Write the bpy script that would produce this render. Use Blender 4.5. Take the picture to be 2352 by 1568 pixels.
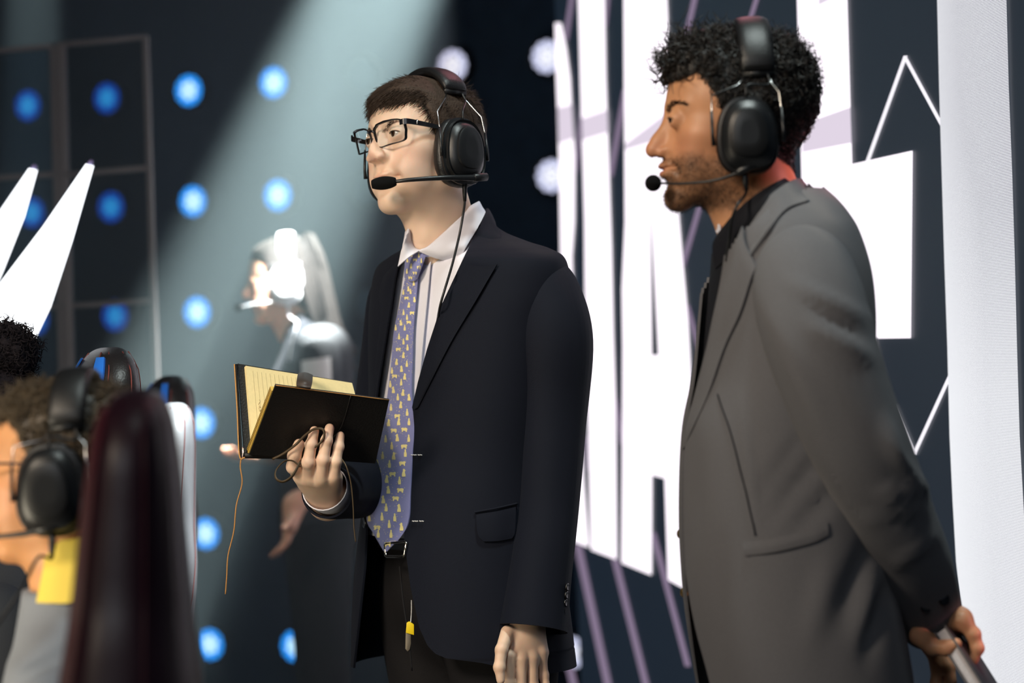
import bpy, bmesh, math, random
import numpy as np
from mathutils import Vector, Matrix

for _o in list(bpy.data.objects):
    bpy.data.objects.remove(_o, do_unlink=True)
S = bpy.context.scene
C = S.collection
rng = random.Random(7)
npr = np.random.RandomState(7)

# ------------------------------------------------------------------ camera
FPX = 5553.0                      # focal length in pixels of the 2352 px wide frame (85 mm)
ROLL = math.radians(2.2)
CAMZ = 1.38
_cd = bpy.data.cameras.new('camera')
cam = bpy.data.objects.new('camera', _cd)
C.objects.link(cam)
_cd.sensor_width = 36.0
_cd.lens = 36.0 * FPX / 2352.0
_cd.clip_start = 0.05
_cd.clip_end = 100
_up = Vector((math.sin(ROLL), 0, math.cos(ROLL)))
_fw = Vector((0, 1, 0))
_rt = _fw.cross(_up)
cam.matrix_world = Matrix(((_rt.x, _up.x, -_fw.x, 0), (_rt.y, _up.y, -_fw.y, 0), (_rt.z, _up.z, -_fw.z, CAMZ), (0, 0, 0, 1)))
S.camera = cam
_cd.dof.use_dof = True
_cd.dof.focus_distance = 3.90
_cd.dof.aperture_fstop = 2.8

# ------------------------------------------------------------------ world, exposure
S.view_settings.view_transform = 'Standard'
S.view_settings.look = 'None'
S.view_settings.gamma = 1.0
S.view_settings.exposure = 0.0
S.view_settings.use_curve_mapping = False
_w = bpy.data.worlds.new('dark_hall')
S.world = _w
_w.use_nodes = True
_w.node_tree.nodes['Background'].inputs[0].default_value = (0.05, 0.08, 0.11, 1)
_w.node_tree.nodes['Background'].inputs[1].default_value = 0.05


def P(px, py, Y):
    """world point seen at a pixel of the 2352x1568 frame, Y metres ahead of the camera"""
    u, v = px - 1176.0, py - 784.0
    x = u * math.cos(ROLL) - v * math.sin(ROLL)
    z = -u * math.sin(ROLL) - v * math.cos(ROLL)
    return Vector((x * Y / FPX, Y, CAMZ + z * Y / FPX))


def lamp(name, kind, loc, target, energy, color, size=0.2, spot=None, blend=0.15, size_y=None):
    d = bpy.data.lights.new(name, kind)
    d.energy = energy
    d.color = color
    if kind == 'AREA':
        d.size = size
        if size_y:
            d.shape = 'RECTANGLE'
            d.size_y = size_y
    else:
        d.shadow_soft_size = size
    if kind == 'SPOT':
        d.spot_size = spot
        d.spot_blend = blend
    o = bpy.data.objects.new(name, d)
    C.objects.link(o)
    o.location = loc
    o.rotation_euler = (Vector(target) - Vector(loc)).to_track_quat('-Z', 'Y').to_euler()
    return o

# ------------------------------------------------------------------ lights of the hall, some added
# warm key from the front left, cool top light, the video wall and added spots do the rest
lamp('key_spot', 'SPOT', (-2.6, 0.6, 3.6), (-0.1, 4.0, 1.45), 680, (1.0, 0.84, 0.66), 0.6, math.radians(34), 0.5)
lamp('fill_panel', 'AREA', (-0.6, -1.2, 3.2), (0.1, 4.0, 1.2), 28, (0.88, 0.94, 1.0), 1.6)
lamp('top_spot', 'SPOT', (0.7, 2.8, 5.0), (0.35, 3.5, 1.4), 380, (0.88, 1.0, 0.97), 0.3, math.radians(40), 0.6)
lamp('added_rim_spot', 'SPOT', (0.42, 5.0, 2.95), (0.16, 3.75, 1.5), 12, (1.0, 0.38, 0.44), 0.15, math.radians(42), 0.6)  # added pink rim in place of glow from the video wall
# two beams seen in the haze, then added spots
lamp('beam_spot', 'SPOT', P(1480, -1500, 7.7), P(590, 640, 6.5), 25000, (0.90, 1.0, 0.97), 0.02, math.radians(10), 0.7)
lamp('beam_spot', 'SPOT', P(90, -1500, 7.6), P(66, 900, 6.9), 5000, (0.86, 1.0, 1.0), 0.02, math.radians(5), 0.5)
lamp('added_chair_spot', 'SPOT', (0.25, 4.0, 4.6), P(410, 1050, 4.5), 2200, (0.92, 1.0, 1.0), 0.05, math.radians(9), 0.7)  # added to brighten the pale chair, not one of the beams
lamp('beam_spot', 'SPOT', P(1000, -1500, 5.5), P(640, 740, 6.5), 8000, (0.9, 1.0, 1.0), 0.02, math.radians(5.5), 0.7)  # added inside the main beam to light the woman's front
lamp('added_red_spot', 'SPOT', (0.80, 3.30, 1.78), (0.42, 3.42, 1.59), 10, (1.0, 0.34, 0.38), 0.04, math.radians(24), 0.7)  # unseen red spots added for the pink on neck and hand
lamp('added_red_spot', 'SPOT', (0.93, 3.28, 1.05), P(2205, 1490, 3.40), 5, (1.0, 0.36, 0.42), 0.04, math.radians(17), 0.8)
lamp('desk_glow', 'AREA', (-1.3, 2.6, 0.9), (0.0, 4.0, 1.55), 9, (1.0, 0.88, 0.66), 0.5)
# ------------------------------------------------------------------ materials
def lin(c):
    return tuple(((x / 255.0) / 12.92 if x / 255.0 <= 0.04045 else ((x / 255.0 + 0.055) / 1.055) ** 2.4) for x in c)


def mat(name, rgb, rough=0.6, metal=0.0, spec=0.5, grain=None, bump=0.0, scale=60.0, sheen=0.0, coat=0.0,
        sss=0.0, emit=None, estr=0.0, attr=None, weave=0.0, trans=0.0, alpha=1.0):
    """procedural principled material; rgb in sRGB 0-255; grain = amount of noise in the colour"""
    m = bpy.data.materials.new(name)
    m.use_nodes = True
    nt = m.node_tree
    b = nt.nodes['Principled BSDF']
    col = lin(rgb) + (1.0,)
    b.inputs['Base Color'].default_value = col
    b.inputs['Roughness'].default_value = rough
    b.inputs['Metallic'].default_value = metal
    b.inputs['Specular IOR Level'].default_value = spec
    if sheen:
        b.inputs['Sheen Weight'].default_value = sheen
        b.inputs['Sheen Roughness'].default_value = 0.4
    if coat:
        b.inputs['Coat Weight'].default_value = coat
        b.inputs['Coat Roughness'].default_value = 0.15
    if trans:
        b.inputs['Transmission Weight'].default_value = trans
    if alpha < 1:
        b.inputs['Alpha'].default_value = alpha
    if sss:
        b.inputs['Subsurface Weight'].default_value = sss
        b.inputs['Subsurface Radius'].default_value = (1.0, 0.35, 0.2)
        b.inputs['Subsurface Scale'].default_value = 0.006
    if emit is not None:
        b.inputs['Emission Color'].default_value = lin(emit) + (1.0,)
        b.inputs['Emission Strength'].default_value = estr
    src = None
    if attr:
        a = nt.nodes.new('ShaderNodeAttribute')
        a.attribute_name = attr
        src = a.outputs['Color']
        nt.links.new(src, b.inputs['Base Color'])
    tc = nt.nodes.new('ShaderNodeTexCoord')
    if grain or bump:
        n = nt.nodes.new('ShaderNodeTexNoise')
        n.inputs['Scale'].default_value = scale
        n.inputs['Detail'].default_value = 4
        nt.links.new(tc.outputs['Object'], n.inputs['Vector'])
        if grain:
            mx = nt.nodes.new('ShaderNodeMix')
            mx.data_type = 'RGBA'
            mx.blend_type = 'MULTIPLY'
            mr = nt.nodes.new('ShaderNodeMapRange')
            mr.inputs['From Min'].default_value = 0.25
            mr.inputs['From Max'].default_value = 0.75
            mr.inputs['To Min'].default_value = 1 - grain
            mr.inputs['To Max'].default_value = 1 + grain
            nt.links.new(n.outputs['Fac'], mr.inputs['Value'])
            mx.inputs['Factor'].default_value = 1
            if src is not None:
                nt.links.new(src, mx.inputs[6])
            else:
                mx.inputs[6].default_value = col
            nt.links.new(mr.outputs['Result'], mx.inputs[7])
            nt.links.new(mx.outputs[2], b.inputs['Base Color'])
        if bump:
            bp = nt.nodes.new('ShaderNodeBump')
            bp.inputs['Strength'].default_value = bump
            bp.inputs['Distance'].default_value = 0.002
            h = n.outputs['Fac']
            if weave:
                wv = nt.nodes.new('ShaderNodeTexWave')
                wv.inputs['Scale'].default_value = weave
                wv.inputs['Distortion'].default_value = 0.6
                wv.bands_direction = 'DIAGONAL'
                nt.links.new(tc.outputs['Object'], wv.inputs['Vector'])
                ad = nt.nodes.new('ShaderNodeMath')
                nt.links.new(wv.outputs['Fac'], ad.inputs[0])
                nt.links.new(h, ad.inputs[1])
                h = ad.outputs[0]
            nt.links.new(h, bp.inputs['Height'])
            nt.links.new(bp.outputs['Normal'], b.inputs['Normal'])
    return m


def glow(name, rgb, strength):
    m = bpy.data.materials.new(name)
    m.use_nodes = True
    nt = m.node_tree
    nt.nodes.clear()
    e = nt.nodes.new('ShaderNodeEmission')
    e.inputs[0].default_value = lin(rgb) + (1,)
    e.inputs[1].default_value = strength
    o = nt.nodes.new('ShaderNodeOutputMaterial')
    nt.links.new(e.outputs[0], o.inputs[0])
    return m


# ------------------------------------------------------------------ objects
def tag(o, label=None, cat=None, group=None, kind=None):
    if label: o['label'] = label
    if cat: o['category'] = cat
    if group: o['group'] = group
    if kind: o['kind'] = kind
    return o


def thing(name, label, cat, loc=(0, 0, 0), group=None):
    o = bpy.data.objects.new(name, None)
    C.objects.link(o)
    o.location = loc
    o.empty_display_size = 0.05
    bpy.context.view_layer.update()
    return tag(o, label, cat, group)


def link(name, me, material, parent=None):
    """link a mesh whose vertices are in world space as one object"""
    if material is not None:
        for m in (material if isinstance(material, (list, tuple)) else [material]):
            me.materials.append(m)
    o = bpy.data.objects.new(name, me)
    C.objects.link(o)
    if parent is not None:
        o.parent = parent
        w = parent.location.copy()
        q = parent.parent
        while q is not None:
            w += q.location
            q = q.parent
        me.transform(Matrix.Translation(-w))
    else:
        # origin at the base centre
        n = len(me.vertices)
        co = np.empty(n * 3)
        me.vertices.foreach_get('co', co)
        co = co.reshape(-1, 3)
        c = (co.min(0) + co.max(0)) / 2
        c[2] = co[:, 2].min()
        c = Vector(c)
        me.transform(Matrix.Translation(-c))
        o.location = c
    return o


def mesh(verts, faces, smooth=True, name='m'):
    me = bpy.data.meshes.new(name)
    me.from_pydata([tuple(v) for v in verts], [], [tuple(f) for f in faces])
    if smooth:
        me.polygons.foreach_set('use_smooth', [True] * len(me.polygons))
    me.update()
    return me


class MB:
    """collects verts and faces (with material index) of one mesh"""
    def __init__(self):
        self.v, self.f, self.mi = [], [], []

    def add(self, v, f, mi=0):
        n = len(self.v)
        self.v += [tuple(p) for p in v]
        self.f += [tuple(i + n for i in q) for q in f]
        self.mi += [mi] * len(f)
        return self

    def box(self, c, size, M=None, mi=0):
        sx, sy, sz = size[0] / 2, size[1] / 2, size[2] / 2
        v = [Vector((x * sx, y * sy, z * sz)) for x in (-1, 1) for y in (-1, 1) for z in (-1, 1)]
        if M is not None:
            v = [M @ p for p in v]
        v = [p + Vector(c) for p in v]
        return self.add(v, [(0, 1, 3, 2), (4, 6, 7, 5), (0, 4, 5, 1), (2, 3, 7, 6), (0, 2, 6, 4), (1, 5, 7, 3)], mi)

    def me(self, smooth=True):
        me = mesh(self.v, self.f, smooth)
        if any(self.mi):
            me.polygons.foreach_set('material_index', self.mi)
        return me

    def build(self, name, material, parent=None, smooth=True, bevel=0.0, auto=None):
        me = self.me(smooth)
        if bevel:
            bm = bmesh.new()
            bm.from_mesh(me)
            bmesh.ops.bevel(bm, geom=[e for e in bm.edges if e.is_manifold and e.calc_face_angle(0) > 0.5], offset=bevel, segments=2, affect='EDGES', profile=0.6)
            bm.to_mesh(me)
            bm.free()
            me.polygons.foreach_set('use_smooth', [True] * len(me.polygons))
        if auto is not None:
            sharp(me, auto)
        return link(name, me, material, parent)


def sharp(me, ang):
    bm = bmesh.new()
    bm.from_mesh(me)
    for e in bm.edges:
        if len(e.link_faces) == 2 and e.calc_face_angle(0) > ang:
            e.smooth = False
    bm.to_mesh(me)
    bm.free()


# ------------------------------------------------------------------ curves and lofts
def cr(pts, n, closed=False):
    """Catmull-Rom samples through control points of any dimension -> (n, d) array"""
    p = np.array([list(q) for q in pts], float)
    k = len(p)
    if k == 2 and not closed:
        t = np.linspace(0, 1, n)[:, None]
        return p[0] * (1 - t) + p[1] * t
    if closed:
        q = np.vstack([p[-1], p, p[0], p[1]])
        seg = k
    else:
        q = np.vstack([2 * p[0] - p[1], p, 2 * p[-1] - p[-2]])
        seg = k - 1
    t = np.linspace(0, seg, n, endpoint=not closed)
    i = np.minimum(t.astype(int), seg - 1)
    u = (t - i)[:, None]
    a, b, c, d = q[i], q[i + 1], q[i + 2], q[i + 3]
    return 0.5 * (2 * b + (c - a) * u + (2 * a - 5 * b + 4 * c - d) * u ** 2 + (3 * b - a - 3 * c + d) * u ** 3)


def grid_faces(nu, nv, wrap=False, base=0):
    f = []
    for i in range(nu - 1):
        for j in range(nv if wrap else nv - 1):
            a = base + i * nv + j
            b = base + i * nv + (j + 1) % nv
            f.append((a, b, b + nv, a + nv))
    return f


def frames(path):
    """parallel transport frames along an (n,3) path"""
    p = np.asarray(path, float)
    t = np.gradient(p, axis=0)
    t /= np.linalg.norm(t, axis=1)[:, None] + 1e-12
    a = np.array([0, 0, 1.0]) if abs(t[0][2]) < 0.9 else np.array([1.0, 0, 0])
    n = np.cross(t[0], a)
    n /= np.linalg.norm(n)
    N = [n]
    for i in range(1, len(p)):
        n = N[-1] - t[i] * np.dot(N[-1], t[i])
        n /= np.linalg.norm(n) + 1e-12
        N.append(n)
    N = np.array(N)
    return t, N, np.cross(t, N)


def tube_vf(path, r, sides=10, cap=True, r2=None):
    p = np.asarray([list(q) for q in path], float)
    n = len(p)
    r = np.full(n, r) if np.isscalar(r) else np.asarray(r, float)
    r2 = r if r2 is None else (np.full(n, r2) if np.isscalar(r2) else np.asarray(r2, float))
    t, N, B = frames(p)
    a = np.linspace(0, 2 * math.pi, sides, endpoint=False)
    v = p[:, None, :] + N[:, None, :] * (np.cos(a)[None, :, None] * r[:, None, None]) + B[:, None, :] * (np.sin(a)[None, :, None] * r2[:, None, None])
    v = v.reshape(-1, 3)
    f = grid_faces(n, sides, True)
    if cap:
        f.append(tuple(range(sides - 1, -1, -1)))
        f.append(tuple((n - 1) * sides + i for i in range(sides)))
    return v, f


def tube(name, pts, r, material, parent=None, n=None, sides=10, r2=None):
    path = cr(pts, n) if n else np.array([list(q) for q in pts])
    if not np.isscalar(r) and len(r) != len(path):
        r = cr([[x] for x in r], len(path))[:, 0]
    v, f = tube_vf(path, r, sides, True, r2)
    return link(name, mesh(v, f), material, parent)


def solid(v, f, th, smooth=True, rim_smooth=False):
    """give an open grid surface a thickness (th may be negative)"""
    me = mesh(v, f, smooth)
    bm = bmesh.new()
    bm.from_mesh(me)
    bmesh.ops.recalc_face_normals(bm, faces=bm.faces)
    bm.to_mesh(me)
    bm.free()
    o = bpy.data.objects.new('t', me)
    C.objects.link(o)
    md = o.modifiers.new('s', 'SOLIDIFY')
    md.thickness = th
    md.offset = 0
    md.use_even_offset = False
    dg = bpy.context.evaluated_depsgraph_get()
    m2 = bpy.data.meshes.new_from_object(o.evaluated_get(dg))
    bpy.data.objects.remove(o)
    m2.polygons.foreach_set('use_smooth', [smooth] * len(m2.polygons))
    sharp(m2, 1.0)
    return m2


def patch(name, rows, nu, nv, th, material, parent=None, fn=None):
    """surface through rows of control points (each row the same number of points), thickened"""
    R = [cr(r, nv) for r in rows]
    G = np.stack([cr([R[k][j] for k in range(len(R))], nu) for j in range(nv)], axis=1)  # nu, nv, 3
    if fn is not None:
        G = fn(G)
    me = solid(G.reshape(-1, 3), grid_faces(nu, nv), th)
    return link(name, me, material, parent)


def lathe_vf(prof, seg, M):
    """profile of (radius, height) turned about local z, placed by matrix M"""
    v, f = [], []
    n = len(prof)
    for r, h in prof:
        for k in range(seg):
            a = 2 * math.pi * k / seg
            v.append(M @ Vector((r * math.cos(a), r * math.sin(a), h)))
    f = grid_faces(n, seg, True)
    f.append(tuple(range(seg - 1, -1, -1)))
    f.append(tuple((n - 1) * seg + i for i in range(seg)))
    return v, f


# ------------------------------------------------------------------ implicit surfaces (for heads and hands)
def smin(a, b, k):
    h = np.maximum(k - np.abs(a - b), 0) / k
    return np.minimum(a, b) - h * h * k * 0.25


def smax(a, b, k):
    return -smin(-a, -b, k)


class SDF:
    def __init__(self, lo, hi, res):
        self.lo, self.res = np.array(lo, float), res
        n = np.ceil((np.array(hi) - np.array(lo)) / res).astype(int) + 1
        self.n = n
        self.x = (lo[0] + res * np.arange(n[0], dtype=np.float32))[:, None, None].astype(np.float32)
        self.y = (lo[1] + res * np.arange(n[1], dtype=np.float32))[None, :, None].astype(np.float32)
        self.z = (lo[2] + res * np.arange(n[2], dtype=np.float32))[None, None, :].astype(np.float32)

    def ell(self, c, r, rot=None):
        x, y, z = self.x - c[0], self.y - c[1], self.z - c[2]
        if rot is not None:   # rotation matrix local->world
            m = np.array(rot.to_3x3()) if hasattr(rot, 'to_3x3') else np.array(rot)
            x, y, z = (m[0][0] * x + m[1][0] * y + m[2][0] * z, m[0][1] * x + m[1][1] * y + m[2][1] * z, m[0][2] * x + m[1][2] * y + m[2][2] * z)
        k0 = np.sqrt((x / r[0]) ** 2 + (y / r[1]) ** 2 + (z / r[2]) ** 2)
        k1 = np.sqrt((x / r[0] ** 2) ** 2 + (y / r[1] ** 2) ** 2 + (z / r[2] ** 2) ** 2) + 1e-6
        return k0 * (k0 - 1) / k1

    def cone(self, a, b, ra, rb):
        """capsule from a to b with radius going from ra to rb"""
        a, b = np.array(a, float), np.array(b, float)
        d = b - a
        L = float(d @ d) + 1e-12
        x, y, z = self.x - a[0], self.y - a[1], self.z - a[2]
        t = np.clip((x * d[0] + y * d[1] + z * d[2]) / L, 0, 1)
        return np.sqrt((x - t * d[0]) ** 2 + (y - t * d[1]) ** 2 + (z - t * d[2]) ** 2) - (ra + (rb - ra) * t)

    def mesh(self, v):
        """naive surface nets"""
        n = self.n
        v = np.broadcast_to(v, tuple(n)).astype(np.float32)
        ins = v < 0
        cs = tuple(n - 1)
        cnt = np.zeros(cs, np.float32)
        acc = np.zeros(cs + (3,), np.float32)
        cor = [(i, j, k) for i in (0, 1) for j in (0, 1) for k in (0, 1)]
        sl = lambda c: tuple(slice(c[d], n[d] - 1 + c[d]) for d in range(3))
        tot = sum(ins[sl(c)].astype(np.int8) for c in cor)
        act = (tot > 0) & (tot < 8)
        idx = np.argwhere(act)
        p = np.zeros((len(idx), 3), np.float32)
        q = np.zeros(len(idx), np.float32)
        for ax in range(3):
            o = [0, 0, 0]
            oth = [d for d in range(3) if d != ax]
            for s in (0, 1):
                for t in (0, 1):
                    c0 = [0, 0, 0]
                    c0[oth[0]], c0[oth[1]] = s, t
                    c1 = list(c0)
                    c1[ax] = 1
                    a = v[idx[:, 0] + c0[0], idx[:, 1] + c0[1], idx[:, 2] + c0[2]]
                    b = v[idx[:, 0] + c1[0], idx[:, 1] + c1[1], idx[:, 2] + c1[2]]
                    m = (a < 0) != (b < 0)
                    u = np.where(m, a / np.where(m, a - b, 1), 0)
                    for d in range(3):
                        p[:, d] += np.where(m, (u if d == ax else c0[d]), 0)
                    q += m
        p = idx + p / q[:, None]
        vid = -np.ones(cs, np.int64)
        vid[act] = np.arange(len(idx))
        F = []
        for ax in range(3):
            o1, o2 = (ax + 1) % 3, (ax + 2) % 3
            a = np.take(ins, range(0, n[ax] - 1), ax)
            b = np.take(ins, range(1, n[ax]), ax)
            e = np.argwhere(a != b)
            e = e[(e[:, o1] > 0) & (e[:, o2] > 0) & (e[:, o1] < n[o1] - 1) & (e[:, o2] < n[o2] - 1)]
            fl = a[e[:, 0], e[:, 1], e[:, 2]]
            qs = []
            for s, t in ((0, 0), (1, 0), (1, 1), (0, 1)):
                w = e.copy()
                w[:, o1] -= s
                w[:, o2] -= t
                qs.append(vid[w[:, 0], w[:, 1], w[:, 2]])
            qd = np.stack(qs, 1)
            qd[fl] = qd[fl]
            qd[~fl] = qd[~fl][:, ::-1]
            F.append(qd)
        return p * self.res + self.lo, np.vstack(F)[:, ::-1]


def relax(v, f, it=2, lam=0.5):
    """a little Laplacian smoothing of a quad mesh"""
    f = np.asarray(f)
    e = np.vstack([f[:, [i, (i + 1) % 4]] for i in range(4)])
    v = v.astype(float)
    for _ in range(it):
        s = np.zeros_like(v)
        c = np.zeros(len(v))
        for k in range(3):
            s[:, k] = np.bincount(e[:, 0], v[e[:, 1], k], len(v)) + np.bincount(e[:, 1], v[e[:, 0], k], len(v))
        c = np.bincount(e[:, 0], minlength=len(v)) + np.bincount(e[:, 1], minlength=len(v))
        v = v + lam * (s / c[:, None] - v)
    return v


def paint(me, name, col):
    """store per-vertex colour (n,3 linear)"""
    a = me.color_attributes.new(name, 'FLOAT_COLOR', 'POINT')
    n = len(me.vertices)
    c = np.ones((n, 4), np.float32)
    c[:, :3] = col
    a.data.foreach_set('color', c.ravel())


def xf(v, M):
    m = np.array(M)
    return np.asarray(v) @ m[:3, :3].T + m[:3, 3]


def noise3(v, s, seed=0):
    """cheap smooth pseudo noise on (n,3) points in [-1,1]"""
    r = np.random.RandomState(seed)
    out = 0
    for k in range(5):
        d = r.randn(3)
        d /= np.linalg.norm(d)
        out = out + np.sin(v @ d * s * (0.7 + 0.25 * k) + r.rand() * 6.28)
    return out / 3.0

# ------------------------------------------------------------------ heads
# head space: face towards -y, the person's left is +x, up is +z, eyes at z = 0, metres
def head_sdf(res=0.002, nz=0.0, mouth=1.0, neck_x=1.0, my=0.0, mz=0.0, ey=0.0, jaw=1.0, nose=1.0, chin=0.0, neck_end=(0, 0.05, -0.21), neck_r=0.056, ears=False, smile=0.0, brow=1.0, flat=0.0, lid=0.0050, tipr=1.0):
    g = SDF((-0.10, -0.135, -0.235), (0.10, 0.125, 0.13), res)
    x = g.x
    ax = np.abs(x)
    d = g.ell((0, 0.012, 0.030 - 0.5 * flat), (0.0745, 0.095, 0.087 - 0.5 * flat))
    d = smin(d, g.ell((0, -0.032, 0.030 - 0.5 * flat), (0.061, 0.058, 0.064 - 0.5 * flat)), 0.03)
    d = smin(d, g.ell((0, -0.028, -0.035), (0.060 * jaw, 0.058, 0.070)), 0.02)
    gm = SDF.__new__(SDF)
    gm.x, gm.y, gm.z, gm.n, gm.lo, gm.res = ax, g.y, g.z, g.n, g.lo, g.res     # mirrored space
    d = smin(d, gm.cone((0.047 * jaw, 0.004, -0.062), (0.013, -0.066 - chin, -0.100), 0.021, 0.017), 0.022)
    d = smin(d, gm.ell((0.043 * jaw, -0.050, -0.024), (0.023, 0.028, 0.022)), 0.02)
    d = smin(d, gm.ell((0.030, -0.056, -0.060), (0.026, 0.030, 0.034)), 0.02)
    d = smin(d, g.ell((0, -0.060 - my, -0.068 + mz), (0.033, 0.033, 0.032)), 0.016)
    d = smin(d, g.ell((0, -0.074 - chin, -0.104), (0.021, 0.018, 0.017)), 0.014)
    # neck and throat
    gn = SDF.__new__(SDF)
    gn.x, gn.y, gn.z, gn.n, gn.lo, gn.res = x * neck_x, g.y, g.z, g.n, g.lo, g.res
    d = smin(d, gn.cone((0, 0.012, -0.07), neck_end, min(0.054, neck_r + 0.001), neck_r), 0.03)
    d = smin(d, g.cone((0, -0.020, -0.092), (0, 0.0, -0.15), 0.028, 0.034), 0.03)
    # brow, sockets, nose
    d = smin(d, gm.cone((0.010, -0.0845, 0.017), (0.043, -0.066, 0.018), 0.0085 * brow, 0.008 * brow), 0.012)
    d = smax(d, -gm.ell((0.033, -0.100, 0.000), (0.019, 0.0165, 0.0125)), 0.014)
    d = smax(d, -gm.ell((0.0155, -0.096, 0.000), (0.0075, 0.010, 0.012)), 0.010)
    tip = -0.1155 * nose
    d = smin(d, gm.cone((0.0035, -0.082, -0.002), (0.0085, -0.0885, -0.038 + nz), 0.0085, 0.0105), 0.010)
    d = smin(d, g.ell((0, tip * 0.5 - 0.043, -0.030 + nz), (0.0095, 0.0165, 0.0150)), 0.008)
    d = smin(d, g.cone((0, -0.088, 0.008), (0, tip + 0.003, -0.034 + nz), 0.0068, 0.0085), 0.012)
    d = smin(d, g.ell((0, tip, -0.0375 + nz), (0.0105 * tipr, 0.0098 * tipr, 0.0088 * tipr)), 0.008)
    d = smin(d, gm.ell((0.0122, -0.0985, -0.0425 + nz), (0.0072, 0.0110, 0.0075)), 0.007)
    d = smax(d, -gm.ell((0.0068, -0.1040, -0.0510 + nz), (0.0036, 0.0062, 0.0036)), 0.004)
    # eyeball bulge with lids
    ld = gm.ell((0.0325, -0.0770 - ey, 0.0005), (0.0150, 0.0148, 0.0140))
    ld = smax(ld, -gm.ell((0.0325, -0.0930 - ey, -0.0008), (0.0132, 0.0110, lid)), 0.002)
    d = smin(d, ld, 0.006)
    # lips
    zc = smile * np.clip(ax / 0.024, 0, 1) ** 2
    gl = SDF.__new__(SDF)
    gl.x, gl.y, gl.z, gl.n, gl.lo, gl.res = g.x, g.y + my, g.z - mz - zc, g.n, g.lo, g.res
    d = smin(d, gl.ell((0, -0.0895, -0.0660), (0.0215 * mouth, 0.0088, 0.0052)), 0.005)
    d = smin(d, gl.ell((0, -0.0880, -0.0775), (0.0185 * mouth, 0.0090, 0.0062)), 0.006)
    d = smax(d, -gl.ell((0, -0.0985, -0.0712), (0.0255 * mouth, 0.0100, 0.0014)), 0.003)
    d = smax(d, -gm.ell((0.0235 * mouth, -0.0850 - my, -0.0700 + mz), (0.0068, 0.0100, 0.0012)), 0.003)
    d = smax(d, -gm.cone((0.0195, -0.1010, -0.046), (0.0345, -0.0860, -0.072), 0.0045, 0.0035), 0.010)
    d = smax(d, -g.ell((0, -0.0975 - my, -0.0560 + mz), (0.0035, 0.0040, 0.0080)), 0.005)
    d = smax(d, -gl.ell((0, -0.0955, -0.0895), (0.0160, 0.0070, 0.0045)), 0.008)
    # cheek crease beside the mouth
    if ears:
        e = gm.ell((0.077, 0.012, -0.012), (0.0075, 0.019, 0.031))
        e = smax(e, -gm.ell((0.084, 0.010, -0.010), (0.005, 0.012, 0.022)), 0.004)
        d = smin(d, e, 0.006)
    v, f = g.mesh(d)
    v = relax(v, f, 2, 0.5)
    return v, f


def bump3(v, c, r):
    return np.exp(-(((v - np.array(c)) / np.array(r)) ** 2).sum(1))


def skin_colors(v, base, lips, blush, beard=None, beard_amt=0.0, my=0.0, mz=0.0):
    """albedo of a face: lips, redder cheeks and nose, stubble"""
    b, l, r = (np.array(lin(q)) for q in (base, lips, blush))
    m = v.copy()
    m[:, 0] = np.abs(m[:, 0])
    c = np.tile(b, (len(v), 1))
    w = np.clip(0.55 * bump3(m, (0.045, -0.06, -0.035), (0.025, 0.04, 0.025)) + 0.6 * bump3(m, (0.0, -0.115, -0.038), (0.016, 0.02, 0.016)), 0, 1)[:, None]
    c = c * (1 - w) + r * w
    w = np.clip(1.4 * bump3(m, (0, -0.096 - my, -0.0715 + mz), (0.0185, 0.012, 0.0085)), 0, 1)[:, None] ** 1.5
    c = c * (1 - w) + l * w
    if beard is not None:
        z, y, x = v[:, 2], v[:, 1], np.abs(v[:, 0])
        k = beard_mask(v, mz) * beard_amt
        k = (k * (0.85 + 0.15 * noise3(v, 400, 3)))[:, None]
        c = c * (1 - k) + np.array(lin(beard)) * k
    c *= (1 + 0.05 * noise3(v, 150, 5))[:, None]
    return c


def beard_mask(v, mz=0.0):
    x, y = np.abs(v[:, 0]), v[:, 1]
    z = v[:, 2] - mz * (np.abs(v[:, 2] + 0.065) < 0.03) * (v[:, 1] < -0.05)
    sm = lambda t, a, b: np.clip((t - a) / (b - a), 0, 1)
    top = -0.052 - 0.022 * np.clip(1 - x / 0.045, 0, 1)           # upper edge runs from the sideburn to the mouth
    k = sm(-z, -top - 0.004, -top + 0.010) * sm(z, -0.128, -0.116)
    k = k * sm(-y, -0.03, -0.012)
    mo = np.exp(-((z + 0.0605 + 0.30 * np.maximum(0, x - 0.012)) / 0.0080) ** 2) * (x < 0.036) * (y < -0.06)
    mo = mo * sm(0.037 - x, 0, 0.008)
    k = np.maximum(k, mo * 0.95)
    k = np.maximum(k, 0.9 * (np.abs(x - 0.066) < 0.02) * sm(-y, -0.012, -0.002) * sm(y, -0.042, -0.02) * sm(-z, 0.0, 0.02) * sm(z, -0.1, -0.09))
    lip = np.exp(-(x / 0.020) ** 4 - ((z + 0.0725) / 0.0095) ** 4) * (y < -0.08)
    return np.clip(k - lip, 0, 1)


def hair_line(v, table):
    """height above the hairline at every vertex; table = [(azimuth from the face in degrees, z)]"""
    az = np.degrees(np.arctan2(np.abs(v[:, 0]), -(v[:, 1] - 0.005)))
    return v[:, 2] - np.interp(az, [t[0] for t in table], [t[1] for t in table])


def vnormals(v, f):
    f = np.asarray(f)
    n = np.cross(v[f[:, 2]] - v[f[:, 0]], v[f[:, 3]] - v[f[:, 1]])
    o = np.zeros_like(v)
    for k in range(4):
        for d in range(3):
            o[:, d] += np.bincount(f[:, k], n[:, d], len(v))
    return o / (np.linalg.norm(o, axis=1)[:, None] + 1e-12)


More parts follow.
